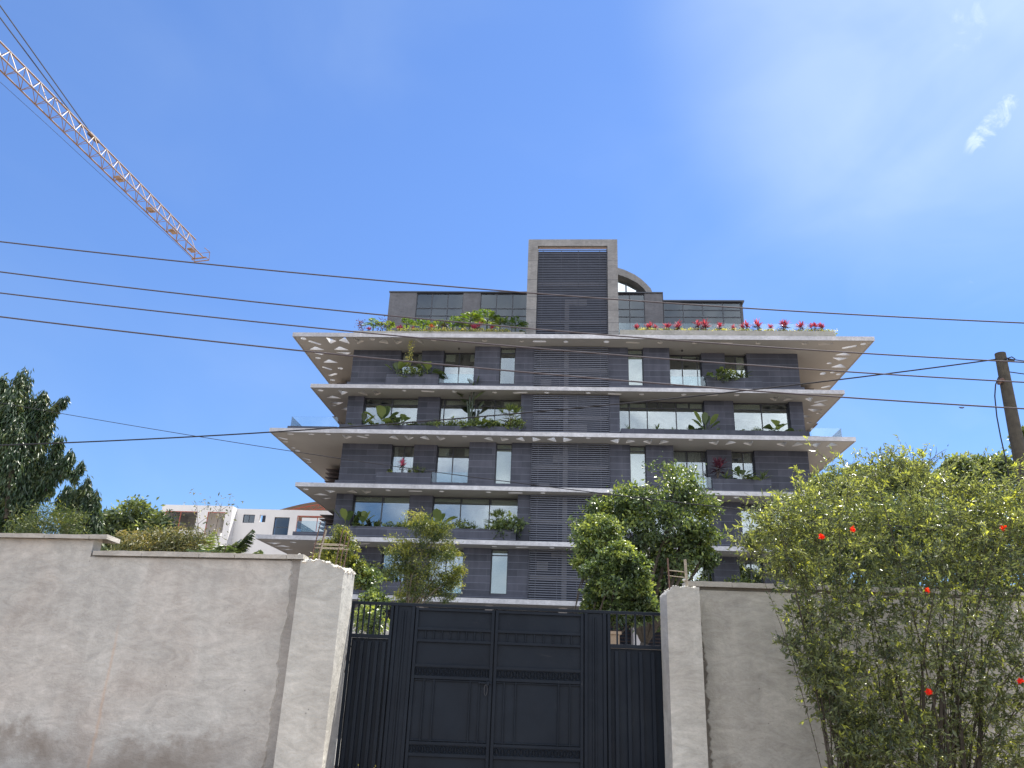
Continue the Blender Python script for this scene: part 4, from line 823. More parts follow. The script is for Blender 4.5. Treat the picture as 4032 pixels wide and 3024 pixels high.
b = MB(); wall_open(b, -30.68, -14, 4, 16.06, 70.2, 70.5, [(-29.98, -28.86, 14.75, 15.53), (-28.4, -27.81, 14.85, 15.53), (-26.95, -25.5, 13.5, 15.35), (-24.8, -20.5, 13.9, 15.55)])
b.box(-25.3, -20, 73, 73.2, 4, 15.9); b.build('wall', 'cream', CB)
for xa, xb, za, zb in ((-29.98, -28.86, 14.75, 15.53), (-26.95, -25.5, 13.5, 15.35)):
    b = MB(); b.box(xa, xa + .06, 70.3, 70.36, za, zb); b.box(xb - .06, xb, 70.3, 70.36, za, zb); b.box(xa + .06, xb - .06, 70.3, 70.36, za, za + .06); b.box(xa + .06, xb - .06, 70.3, 70.36, zb - .06, zb)
    if xb - xa < 1.3: b.box((xa + xb) / 2 - .03, (xa + xb) / 2 + .03, 70.302, 70.358, za + .06, zb - .06)
    else: b.box(xa + .06, xb - .06, 70.302, 70.358, 14.4, 14.46)
    w = b.build('window', 'frame', CB); b = MB(); b.box(xa + .06, xb - .06, 70.32, 70.335, za + .06, zb - .06); b.build('pane', 'dglass', w)
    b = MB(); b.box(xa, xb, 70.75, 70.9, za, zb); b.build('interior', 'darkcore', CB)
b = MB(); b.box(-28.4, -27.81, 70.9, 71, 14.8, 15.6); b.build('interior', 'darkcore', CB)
for xa, xb, za, zb, y, ms in ((-37.05, -33.98, 13.75, 15.5, 69.22, (-35.6,)), (-32.98, -31.3, 13.3, 15.5, 69.22, ()), (-24.8, -20.5, 13.9, 15.55, 70.22, (-22.9,))):
    b = MB(); b.box(xa, xa + .06, y, y + .06, za, zb); b.box(xa + .06, xb, y, y + .06, zb - .06, zb)
    for m_ in ms: b.box(m_, m_ + .06, y + .002, y + .058, za, zb - .06)
    b.build('opening_frame', 'redm', CB)
# arched steel roof
b = MB(); n = 24; top = []; bot = []
for i in range(n + 1):
    t = i / n; x = -28.6 + t * 12.5; h = 17.15 * 0 + 15.9 + 1.28 * sin(pi * t) ; top.append((x, h + .25)); bot.append((x, h - .22))
b.prism([(x, z + .32) for x, z in top] + [(x, z + .26) for x, z in reversed(top)], 73.4, 82); b.build('arched_roof', 'roofs', CB)
b = MB()
for yy in (73.5, 76.5):
    b.tube([(x, yy, z) for x, z in top], .05, 5); b.tube([(x, yy, z) for x, z in bot], .05, 5)
    for i in range(n): b.tube([(top[i][0], yy, top[i][1]), (bot[i + 1][0], yy, bot[i + 1][1])] if i % 2 else [(bot[i][0], yy, bot[i][1]), (top[i + 1][0], yy, top[i + 1][1])], .03, 4)
b.build('roof_truss', 'redm', CB)

# ------------------------------------------------------------------ boundary walls, pillars, gate
def ragged_box(mb, x0, x1, y0, y1, z0, ztop, nx=16, ny=7):
    """box whose top is a grid following ztop(x, y)"""
    V = []; F = []
    for j in range(ny + 1):
        for i in range(nx + 1):
            x = x0 + (x1 - x0) * i / nx; y = y0 + (y1 - y0) * j / ny; V.append((x, y, ztop(x, y)))
    nn = (nx + 1); B = len(V)
    for j in range(ny + 1):
        for i in range(nx + 1): V.append((x0 + (x1 - x0) * i / nx, y0 + (y1 - y0) * j / ny, z0))
    for j in range(ny):
        for i in range(nx): a = j * nn + i; F.append((a, a + 1, a + nn + 1, a + nn))
    for i in range(nx): F.append((i, B + i, B + i + 1, i + 1)); a = ny * nn + i; F.append((a, a + 1, B + a + 1, B + a))
    for j in range(ny): a = j * nn; F.append((a, a + nn, B + a + nn, B + a)); a = j * nn + nx; F.append((a, B + a, B + a + nn, a + nn))
    mb.add(V, F)
LW = thing('boundary_wall', g(-5, 11.9), 'long grey plastered wall with stepped coping left of the gate', 'wall')
def wallD(lx): return 11.72 + 0.13 * (-2.98 - lx)          # the left wall swings slightly away to the left
def lw(x, y, z): return g(x, wallD(x) + y, z)
def wavy(x0, x1, zt, amp, sd):
    r = random.Random(sd); ph = [r.uniform(0, 6) for _ in range(4)]
    return lambda x, y: zt + amp * (sin(x * 3.1 + ph[0]) * .5 + sin(x * 9.7 + ph[1] + y * 5) * .3 + sin(x * 23 + ph[2] + y * 9) * .25)
b = MB(lw); ragged_box(b, -6.42, -2.96, 0, .22, 0, lambda x, y: 3.215, 20, 2); b.build('wall_panel', 'wallbase', LW)
b = MB(lw); ragged_box(b, -16, -6.42, -.0148, .24, 0, lambda x, y: 3.46, 20, 2); b.build('wall_panel', 'wall', LW)
b = MB(lw); b.box(-16, -3.20, -.035, -.02, 0, .0001)
# plaster coat ending in a ragged vertical edge left of the pillar
r_ = random.Random(3); zs = [i * .045 for i in range(int(3.2 / .045) + 1)]; ed = -3.20; E_ = []
for z in zs: ed += r_.uniform(-.022, .022) + (-3.20 - ed) * .25; E_.append(ed)
b = MB(lw); V = []; F = []
for z, e in zip(zs, E_): V += [(-6.42, -.0148, z), (e, -.014, z), (e + .02, 0.001, z)]
for i in range(len(zs) - 1): a = i * 3; F += [(a, a + 1, a + 4, a + 3), (a + 1, a + 2, a + 5, a + 4)]
b.add(V, F); b.build('plaster_coat', 'wall', LW)
b = MB(lw)
x = -6.36; r_ = random.Random(5)
while x < -3.02:                                   # lower coping: cast lengths with open joints
    x2 = min(x + r_.uniform(.55, .95), -3.0); ragged_box(b, x, x2 - .008, -.075 + r_.uniform(-.006, .006), .29, 3.215, wavy(0, 0, 3.283 + r_.uniform(-.006, .006), .007, int(x * 99)), 8, 3); x = x2
b.build('coping', 'coping', LW)
b = MB(lw); x = -16
while x < -6.2:
    x2 = min(x + r_.uniform(.7, 1.1), -6.16); ragged_box(b, x, x2 - .008, -.11, .33, 3.46, wavy(0, 0, 3.525, .006, int(x * 77)), 6, 3); x = x2
b.build('coping', 'coping', LW)
def rubble(mb, n, fx, fy, fz, s, seed):
    r = random.Random(seed)
    for _ in range(n):
        c = np.array([fx(r), fy(r), 0.0]); c[2] = fz(c[0], c[1]); k = s * r.uniform(.4, 1.3); V = []
        for v in ((1, 0, 0), (-1, 0, 0), (0, 1, 0), (0, -1, 0), (0, 0, .8), (0, 0, -.8), (.7, .7, .3), (-.7, .6, .3), (.6, -.7, .4), (-.6, -.7, .2)):
            V.append(tuple(c + np.array(v) * k * r.uniform(.6, 1.2)))
        mb.add(V, [(4, 0, 6), (4, 6, 2), (4, 2, 7), (4, 7, 1), (4, 1, 9), (4, 9, 3), (4, 3, 8), (4, 8, 0), (5, 6, 0), (5, 2, 6), (5, 7, 2), (5, 1, 7), (5, 9, 1), (5, 3, 9), (5, 8, 3), (5, 0, 8)])
b = MB(lw); rubble(b, 60, lambda r: r.uniform(-3.12, -2.9), lambda r: r.uniform(-.06, .2), lambda x, y: 3.28 - max(0, (x + 3.06)) * .9, .03, 2)
rubble(b, 22, lambda r: r.uniform(-4.9, -4.5), lambda r: r.uniform(0, .2), lambda x, y: 3.29, .018, 3); b.build('rubble', 'rubble', LW)
# left pillar
PL = thing('gate_pillar', g(-2.65, 11.8), 'left gate pillar with broken top and tied steel bars standing out of it', 'pillar', 'gate pillars')
def ztl(x, y):
    r = sin(x * 41 + y * 17) * .012 + sin(x * 17 + 2 + y * 31) * .012
    return 3.165 - max(0, (x + 2.62)) * .42 + max(0, y - 11.6) * .12 * (1 if x > -2.5 else 0) + r
b = MB(g); ragged_box(b, -2.97, -2.33, 11.4, 12.25, 0, ztl, 22, 14); b.build('shaft', 'pillar', PL)
b = MB(g); rubble(b, 150, lambda r: r.uniform(-2.97, -2.33), lambda r: 11.4 + abs(r.gauss(0, .12)), lambda x, y: ztl(x, y) - .005, .026, 5); rubble(b, 90, lambda r: r.uniform(-2.42, -2.32), lambda r: r.uniform(11.4, 12.25), lambda x, y: ztl(x, y) - .005, .028, 6)
rubble(b, 60, lambda r: r.uniform(-2.95, -2.35), lambda r: r.uniform(11.4, 12.2), lambda x, y: ztl(x, y), .03, 8); b.build('broken_top', 'rubble', PL)
def bar(parent, pts, rad, mat='rust', name='rebar', n=7): b = MB(g); b.tube(pts, rad, n); return b.build(name, mat, parent)
for x, y, h, mt, ln in ((-2.84, 11.55, .62, 'rust', .10), (-2.80, 11.75, .60, 'rust', .10), (-2.74, 11.55, .50, 'rustc', .10), (-2.49, 11.6, .53, 'rust', .07), (-2.46, 11.75, .52, 'rust', .07), (-2.43, 11.9, .48, 'rust', .06)):
    bar(PL, [(x - .02, y, 3.05), (x, y, 3.05 + h * .5), (x + ln * .5, y, 3.14 + h)], .0085 if mt == 'rust' else .011, mt)
for z, ya in ((3.43, 11.5), (3.385, 11.56)):
    bar(PL, [(-2.86, ya + .1, z + .01), (-2.72, ya, z), (-2.43, ya, z), (-2.40, ya + .25, z + .02), (-2.80, ya + .3, z + .03), (-2.86, ya + .1, z + .01)], .0065, 'rustc', 'tie')
# right wall and pillar
PR = thing('gate_pillar', g(2.66, 11.95), 'right gate pillar with a ladder of three rusty bars on top', 'pillar', 'gate pillars')
def ztr(x, y): return 3.03 + .012 * sin(x * 37 + y * 21) - max(0, 2.50 - x) * 1.1
b = MB(g); ragged_box(b, 2.41, 2.90, 11.72, 12.25, 0, ztr, 18, 8); b.build('shaft', 'pillar', PR)
b = MB(g); rubble(b, 90, lambda r: r.uniform(2.45, 2.85), lambda r: r.uniform(11.72, 12.2), lambda x, y: ztr(x, y), .02, 9); b.build('broken_top', 'rubble', PR)
bar(PR, [(2.475, 11.8, 2.98), (2.46, 11.8, 3.46)], .0125, 'rust'); bar(PR, [(2.735, 11.8, 2.98), (2.725, 11.8, 3.45)], .021, 'rustc'); bar(PR, [(2.76, 11.95, 2.98), (2.755, 11.95, 3.3)], .012, 'rust')
bar(PR, [(2.46, 11.8, 3.28), (2.75, 11.8, 3.26)], .008, 'rustc', 'tie'); bar(PR, [(2.45, 11.8, 3.20), (2.74, 11.8, 3.18)], .0065, 'rustc', 'tie')
b = MB(g); rubble(b, 10, lambda r: r.uniform(2.69, 2.73), lambda r: 11.8, lambda x, y: 3.14, .03, 4); b.build('mortar_lump', 'rubble', PR)
RW = thing('boundary_wall', g(5, 12.1), 'plain grey plastered wall right of the gate, half hidden by the bush', 'wall')
def rw(x, y, z): return g(x, 12.10 - .05 * (x - 2.9) + y, z)
b = MB(rw); ragged_box(b, 2.92, 16, 0, .22, 0, lambda x, y: 3.09, 10, 2); b.build('wall_panel', 'wallold', RW)
b = MB(rw); V = []; F = []; r_ = random.Random(17); ed = 3.0; zz_ = [i * .04 for i in range(77)]
for z in zz_:
    ed += r_.uniform(-.03, .03) + ((2.985 if z > 2.2 else 3.03) - ed) * .35; V += [(16, -.014, z), (ed, -.014, z), (ed - .012, .001, z)]
for i in range(len(zz_) - 1): a = i * 3; F += [(a + 1, a, a + 3, a + 4), (a + 2, a + 1, a + 4, a + 5)]
b.add(V, F); b.build('plaster_coat', 'wallr', RW)
b = MB(rw); x = 2.80; r_ = random.Random(11)
while x < 16: x2 = x + r_.uniform(.5, .9); ragged_box(b, x, x2 - .008, -.06 + r_.uniform(-.01, .01), .3, 3.09, wavy(0, 0, 3.165 + r_.uniform(-.006, .006), .01, int(x * 57)), 8, 3); x = x2
b.build('coping', 'coping', RW)
b = MB(rw); rubble(b, 50, lambda r: r.uniform(2.76, 2.92), lambda r: r.uniform(-.05, .2), lambda x, y: 3.08, .035, 12)
rubble(b, 150, lambda r: 2.93 + abs(r.gauss(0, .03)), lambda r: 0.0, lambda x, y: random.uniform(.3, 3.0), .011, 13); b.build('rubble', 'rubble', RW)

# the gate: D = 12.3, bars and plates in the street frame
GT = thing('metal_gate', g(0, 12.3), 'navy blue steel double gate with panelled leaves between two pillars', 'gate')
GD = 12.3
def gb(name, boxes, parent, mat='gate', bevel=.004):
    b = MB(g)
    for x0, x1, y0, y1, z0, z1_ in boxes: b.box(x0, x1, GD + y0, GD + y1, z0, z1_)
    return b.build(name, mat, parent, bevel=bevel)
gb('top_rail', [(-2.33, 2.60, -.03, .03, 2.655, 2.70)], GT)
def side_panel(x0, x1, zt):
    p = gb('side_panel', [(x0, x0 + .045, -.025, .025, .1, 2.654), (x1 - .045, x1, -.025, .025, .1, 2.654), (x0 + .045, x1 - .045, -.025, .025, zt - .055, zt), (x0 + .045, x1 - .045, -.025, .025, .1, .16)], GT)
    n = 6; 
    for i in range(n): x = x0 + .045 + (x1 - x0 - .09) * (i + .75) / (n + .5); gb('bar', [(x - .012, x + .012, -.012, .012, zt + .001, 2.654)], p, bevel=0)
    m = 5
    bx = [(x0 + .045, x1 - .045, .03, .038, .161, zt - .056)]
    for i in range(m): x = x0 + .045 + (x1 - x0 - .09) * (i + .5) / m; bx.append((x - .026, x + .026, -.022, .029, .17, zt - .10))
    gb('ribbed_plate', bx, p)
side_panel(-2.33, -1.68, 2.225); side_panel(1.60, 2.60, 2.215)
for x0, x1 in ((-1.66, -1.35), (1.25, 1.58)):
    gb('ribbed_post', [(x0, x0 + .05, -.03, .03, .1, 2.654), (x1 - .05, x1, -.03, .03, .1, 2.654), (x0 + .05, x1 - .05, -.006, .012, .1, 2.654), (x0 + .12, x0 + .145, -.024, -.007, .1, 2.60), (x0 + .16, x0 + .185, -.024, -.007, .1, 2.60)], GT)
def leaf(x0, x1, vs):
    t = .045; F0, F1 = -.026, .026
    rails = [2.62, 2.335, 2.165, 1.81, 1.645, .755, .60, .14]
    bx = [(x0, x0 + t, F0, F1, .08, 2.645), (x1 - t, x1, F0, F1, .08, 2.645)] + [(x0 + t, x1 - t, F0 + .002, F1, z - .02, z + .02) for z in rails]
    lf = gb('gate_leaf', bx, GT)
    gb('sheet', [(x0 + t, x1 - t, .012, .020, .16, 2.60)], lf, bevel=0)
    n = 9; gb('picket_strip', [(x0 + t + (x1 - x0 - 2 * t) * (i + 1) / n - .009, x0 + t + (x1 - x0 - 2 * t) * (i + 1) / n + .009, -.015, .011, 2.187, 2.313) for i in range(n - 1)], lf)
    gb('moulding', [(v - .010, v + .010, -.016, .011, .777, 1.623) for v in vs] + [(x0 + t, x1 - t, -.012, .011, 1.60, 1.615), (x0 + t, x1 - t, -.012, .011, .785, .80)], lf)
    for za, zb in ((1.667, 1.788), (.622, .733)):                # chain-pattern friezes: rows of small rings with bars between
        b = MB(g); m_ = 14; w = (x1 - x0 - 2 * t) / m_; zc = (za + zb) / 2; h = (zb - za) * .42
        for i in range(m_):
            cx = x0 + t + w * (i + .5)
            b.tube([(cx + cos(a) * w * .34, GD - .012, zc + sin(a) * h) for a in np.linspace(0, 2 * pi, 11)], .0075, 4, cap=False)
            b.box(cx + w * .5 - .004, cx + w * .5 + .004, GD - .012, GD + .003, zc - .018, zc + .018); b.box(cx - .004, cx + .004, GD - .010, GD + .003, za, zb)
        b.box(x0 + t, x1 - t, GD - .014, GD + .003, za - .002, za + .006); b.box(x0 + t, x1 - t, GD - .014, GD + .003, zb - .006, zb + .002)
        b.build('frieze', 'gate', lf)
    return lf
gb('cover_strip', [(-.16, -.08, .027, .033, .1, 2.65), (-1.36, -1.32, .027, .033, .1, 2.65), (1.22, 1.26, .027, .033, .1, 2.65), (-1.70, -1.64, .027, .033, .1, 2.65), (1.57, 1.61, .027, .033, .1, 2.65), (-1.35, 1.25, .034, .038, .02, .1)], GT, bevel=0)
l1 = leaf(-1.335, -.128, (-1.14, -.99, -.45, -.31)); l2 = leaf(-.112, 1.235, (.056, .228, .864, 1.036))
gb('latch', [(-.33, -.13, -.05, -.028, 1.585, 1.605), (-.21, -.17, -.06, -.027, 1.56, 1.62)], l1)
b = MB(g); b.tube([(-.215 + cos(a) * .022, GD - .055, 1.50 + sin(a) * .075) for a in np.linspace(0, 2 * pi, 13)], .005, 5, cap=False); b.build('handle_loop', 'steel', l1)
# neighbours' wall seen through the bars
GW = thing('garden_wall', g(-4, 24), 'low unpainted wall glimpsed through the gate bars', 'wall')
b = MB(g); b.box(-16, 1.0, 24, 24.25, 0, 3.15); b.build('wall_panel', 'wall', GW)
PI_ = thing('gate_pier', g(3.55, 23), 'tan painted pier glimpsed through the right bars of the gate', 'pier')
b = MB(g); b.box(2.98, 3.34, 23, 23.6, 0, 3.02); b.box(2.93, 3.39, 22.95, 23.65, 3.02, 3.10); b.box(3.34, 9, 23.1, 23.4, 0, 2.75); b.build('pier_body', 'tan', PI_)

# ------------------------------------------------------------------ trees
def tree(name, label, cat, blobs, base, mat, per, size, r0, group='trees', aspect=.45, sub=26, spread=.17, droop=.2, bark='barkd', tone=.45, fill=.55, fork=.45):
    base = np.array(base, float); t = thing(name, (base[0], base[1], 0), label, cat, group)
    limbs((base[0], base[1], 0), blobs, r0, 'trunk', t, bark, fork=fork); crown_obj('crown', t, mat, cloud(blobs, per, size, aspect, spread, sub, droop, tone, fill=fill)); return t
def B(x, y, D, r, ry=None, rz=None, dd_=0):       # blob from a photo position, its distance and radius in metres
    c = dd(x, y, D + dd_); return (c, (r, ry or r, rz or r * .85))
T1 = 'trees in front of the building'
tree('broadleaf_tree', 'large dark dense tree in front of the right half of the building', 'tree',
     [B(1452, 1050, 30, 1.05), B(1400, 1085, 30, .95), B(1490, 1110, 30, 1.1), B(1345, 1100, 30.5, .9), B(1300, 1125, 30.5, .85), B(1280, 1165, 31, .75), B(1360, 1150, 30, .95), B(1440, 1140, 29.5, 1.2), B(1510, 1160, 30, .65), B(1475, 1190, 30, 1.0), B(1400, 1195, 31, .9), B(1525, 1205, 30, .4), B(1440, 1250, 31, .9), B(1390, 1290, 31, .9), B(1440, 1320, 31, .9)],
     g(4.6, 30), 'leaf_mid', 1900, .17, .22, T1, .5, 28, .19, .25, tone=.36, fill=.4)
tree('broadleaf_tree', 'smaller bright-topped round tree just behind the gate, right of centre', 'tree',
     [B(1335, 1205, 24, .48), B(1302, 1235, 24, .44), B(1368, 1230, 24, .46), B(1330, 1265, 24, .6), B(1378, 1275, 24, .42), B(1298, 1285, 24.4, .42), B(1345, 1315, 24.4, .55), B(1280, 1312, 24.6, .3), B(1392, 1312, 24.3, .38)],
     g(1.9, 24.2), 'leaf_mid', 2600, .13, .10, T1, .5, 30, .18, .2, tone=.42, fill=.5)
tree('broadleaf_tree', 'slim tree between the two dense trees, top below the louvres', 'tree', [B(1295, 1140, 26, .5), B(1312, 1165, 26, .45), B(1278, 1185, 26, .45), B(1268, 1225, 26, .35)], g(1.4, 26), 'leaf_mid', 1900, .13, .06, T1, .5, 24, .2, tone=.5)
tree('lacy_tree', 'lacy yellow-green tree in front of the left half of the building', 'tree',
     [B(905, 1130, 28, .55), B(945, 1150, 28, .5), B(925, 1165, 28, .55), B(865, 1185, 28, .5), B(960, 1190, 28, .5), B(900, 1215, 28, .55), B(865, 1240, 28.2, .5), B(945, 1245, 28, .6), B(985, 1245, 28, .4), B(905, 1270, 28.3, .6), B(960, 1275, 28.4, .5), B(880, 1290, 28.4, .5)],
     g(-4.3, 28), 'leaf_yel', 1500, .11, .06, T1, .28, 20, .22, .1, 'bark', tone=.45, fill=.35, fork=.65)
tree('lacy_tree', 'young yellow-green tree rising behind the left gate pillar', 'tree',
     [B(733, 1160, 20, .28), B(712, 1185, 20, .25), B(745, 1190, 20, .3), B(755, 1215, 20, .25), B(770, 1225, 20, .22), B(720, 1215, 20, .3), B(782, 1250, 20, .2), B(700, 1205, 20.2, .18)],
     g(-5.1, 20), 'leaf_yel', 1100, .085, .03, T1, .35, 16, .28, .1, 'bark', tone=.6, fill=.3, fork=.7)
tree('round_tree', 'small round-leaved tree behind the gate next to the left pillar', 'tree', [B(800, 1340, 19, .35), B(790, 1250, 20, .28), B(812, 1300, 19.5, .25)], g(-4.0, 19), 'leaf_mid', 1100, .09, .03, T1, .7, 16, .25, tone=.5)
# drooping mast trees on the left
def mast_tree(label, cols, base, n_scale=1.0):
    base = np.array(base, float); t = thing('mast_tree', (base[0], base[1], 0), label, 'tree', 'drooping mast trees'); mb = MB(); parts = []
    for (top, bot, rad, n) in cols:
        top, bot = np.array(top), np.array(bot); L = np.linalg.norm(top - bot); mb.tube([bot, (top + bot) / 2 + [.1, 0, 0], top], [rad * .14, rad * .1, .02], 5)
        n = int(n * n_scale); rad = rad * (.9 if rad > .55 else .68); k = max(6, n // 34)
        tt = rng.random(k) ** .8; ang = rng.uniform(0, 2 * pi, k); prof = rad * np.clip(np.sin(np.clip(1 - tt, 0, 1) * pi * .62 + .25), .15, 1)
        cc = bot + (top - bot) * tt[:, None]; cc = cc + np.stack([np.cos(ang) * prof, np.sin(ang) * prof, np.zeros(k)], 1) * rng.uniform(.3, .9, (k, 1))
        m = n // k; p = cc[:, None, :] + rng.normal(size=(k, m, 3)) * np.array([.09, .09, .22]) * (rad / .8) ** .5; p = p.reshape(-1, 3)
        d = rng.normal(size=p.shape) * .33 + np.array([0, 0, -1.0]) + np.repeat(np.stack([np.cos(ang), np.sin(ang), np.zeros(k)], 1), m, 0) * .25
        tone = np.clip(np.repeat(rng.normal(.42, .2, k), m) + rng.normal(size=k * m) * .15, 0, 1); LL = rng.uniform(.16, .30, k * m)
        parts.append(leaf_arrays(p, d, LL, LL * .24, tone))
    mb.tube([(base[0], base[1], 0), (base[0], base[1], base[2])], [.25, .18], 8)
    mb.build('trunk', 'barkd', t); crown_obj('crown', t, 'leaf_ash', merge(parts)); return t
def col(x, y, x2, y2, D, rad, n): return (dd(x, y, D), dd(x2, y2, D), rad, n)
mast_tree('tall drooping mast tree at the left edge of the picture', [
    col(48, 812, 30, 1150, 28, .75, 5200), col(8, 822, 0, 1130, 28.5, .55, 2600), col(30, 850, 15, 1120, 27.5, .8, 4200), col(95, 852, 75, 960, 28, .42, 1300), col(142, 862, 92, 915, 28, .2, 700), col(70, 870, 60, 1090, 28, .6, 3000),
    col(112, 910, 70, 1010, 28.2, .3, 700), col(128, 950, 100, 1060, 28, .38, 1500), col(152, 980, 132, 1030, 28, .32, 800), col(176, 1005, 158, 1032, 28, .24, 420), col(85, 960, 60, 1110, 28, .5, 2400), col(45, 1000, 50, 1170, 28, .7, 4200), col(15, 1010, 10, 1180, 28, .8, 3600), col(112, 1000, 85, 1080, 28.3, .4, 1200)],
    (*dd(20, 1120, 28.3)[:2], 9.0), 1.0)
mast_tree('smaller drooping mast tree right of the tall one, behind the wall', [
    col(146, 1055, 146, 1150, 33, .42, 1300), col(186, 1040, 184, 1180, 33, .5, 2400), col(207, 1062, 204, 1190, 33, .42, 2200), col(165, 1058, 165, 1160, 33, .45, 1500), col(212, 1120, 210, 1200, 33, .35, 1000), col(128, 1072, 130, 1110, 33, .25, 500)], (*dd(195, 1150, 33)[:2], 6.0), 1.0)
TL = 'trees and shrubs behind the left wall'
tree('round_tree', 'round dark green tree between the mast tree and the cream house', 'tree', [B(245, 1140, 45, 1.3), B(285, 1132, 45, 1.3), B(320, 1145, 45, 1.1), B(340, 1150, 46, .9), B(260, 1180, 45, 1.5), B(310, 1185, 45, 1.5)], g(-25, 45), 'leaf_dark', 2400, .26, .3, TL, .55, 28, .18, tone=.42)
tree('shrub', 'feathery light green shrub under the tall mast tree', 'shrub', [B(100, 1120, 26, .6), B(125, 1135, 26, .55), B(150, 1130, 26, .5), B(85, 1145, 26, .6), B(60, 1150, 26, .5)], g(-16.5, 26), 'leaf_yel', 900, .11, .05, TL, .25, 16, .3, tone=.3, fill=.3)
tree('bamboo_bush', 'dry olive bamboo-like bush in front of the cream house', 'bush', [B(300, 1180, 22, .45), B(345, 1180, 22, .45), B(385, 1178, 22, .5), B(415, 1168, 22, .45), B(430, 1185, 22, .45), B(265, 1180, 22, .4), B(365, 1185, 22, .5), B(400, 1185, 22, .5), B(330, 1190, 22, .5)], g(-11, 22), 'leaf_olive', 1000, .13, .03, TL, .22, 18, .28, .5, 'bark', tone=.45, fill=.2)
pm = thing('palm_tree', (*dd(490, 1175, 19)[:2], 0), 'feathery areca palm with one dark leaning frond, behind the left wall', 'palm tree', TL)
parts = []; mb = MB(); ob_ = dd(478, 1225, 19)
for j in range(17):
    a, pts = frond(ob_ + np.array([random.uniform(-.3, .3), random.uniform(-.3, .3), 0]), j * 2.4, random.uniform(.75, 1.4), random.uniform(.9, 1.25), random.uniform(.25, .6), 24, .36, .035, random.uniform(.1, .8)); parts.append(a); mb.tube(pts, .012, 4)
for (tx, ty, dz) in ((555, 1135, 0), (548, 1150, .3)):
    tp = dd(tx, ty, 19); v = tp - dd(495, 1205, 19); a, pts = frond(dd(495, 1205, 19), math.atan2(v[1] * .5, v[0]), math.atan2(v[2] + .25, np.hypot(v[0], v[1])), np.linalg.norm(v) * 1.05, .2, 26, .3, .04, .02); parts.append(a); mb.tube(pts, .014, 4)
mb.tube([(ob_[0], ob_[1], 0), ob_], [.09, .07], 8)
mb.build('stem', 'bark', pm); V, F, T = merge(parts); mesh_arrays('foliage', V, F, 'leaf_mid', pm, T)
# bare sprigs standing up before the cream house
for i, (x, y, x2, y2) in enumerate(((425, 1085, 430, 1180), (480, 1085, 462, 1160))):
    sp = thing('bare_sapling', (*dd(x2, y2, 22)[:2], 0), ('thin sapling with few leaves before the wide red-framed opening', 'thin forked sapling before the narrower red-framed opening')[i], 'sapling', TL)
    a, e = dd(x2, y2, 22), dd(x, y, 22); mb = MB(); mb.tube([(a[0], a[1], 0), a, e], [.02, .015, .004], 5)
    for t, s_ in ((.5, .25), (.65, -.22), (.75, .3), (.85, -.2)): q = a + (e - a) * t; mb.tube([q, q + np.array([s_, 0, .22])], [.008, .003], 4)
    mb.build('stem', 'bark', sp); crown_obj('leaves', sp, 'leaf_olive', cloud([(e, (.3, .2, .25)), ((a + e) / 2, (.3, .2, .3))], 30, .12, .3, .5, 10, .3))
# dark trees behind the bush, right
TR = 'trees behind the right wall'
tree('broadleaf_tree', 'dark tree touching the right end of the building', 'tree', [B(1775, 1062, 34, .75), B(1815, 1055, 34, .85), B(1850, 1040, 34, .8), B(1770, 1100, 34, .9), B(1830, 1100, 34, 1.1), B(1740, 1120, 34, .7)], g(12.3, 34), 'leaf_dark', 2200, .17, .2, TR, .4, 28, .17)
tree('broadleaf_tree', 'dark tree behind the middle of the bush', 'tree', [B(1900, 1040, 32, .9), B(1950, 1030, 32, .9), B(2000, 1045, 32, .9), B(1940, 1085, 32, 1.2), B(2020, 1080, 32, 1.0), B(1880, 1090, 32, .9)], g(14, 32), 'leaf_dark', 2200, .17, .2, TR, .4, 28, .17)
tree('shrub', 'dense hedge-like shrub between the right wall and the dark trees', 'shrub', [B(x, y, 20, .8) for x in range(1720, 2300, 62) for y in (1130, 1185, 1240)], g(8, 20), 'leaf_dark', 1300, .13, .08, TR, .45, 22, .2)
tree('broadleaf_tree', 'dark tree left of the utility pole at the right edge', 'tree', [B(2068, 1015, 26, .45), B(2105, 1022, 26, .55), B(2150, 1015, 26, .6), B(2185, 1020, 26, .5), B(2120, 1065, 26, .9), B(2190, 1070, 26, .9), B(2060, 1060, 26, .7), B(2212, 945, 26, .3), B(2225, 970, 26, .4)], g(13, 26), 'leaf_dark', 2200, .15, .18, TR, .5, 28, .2)

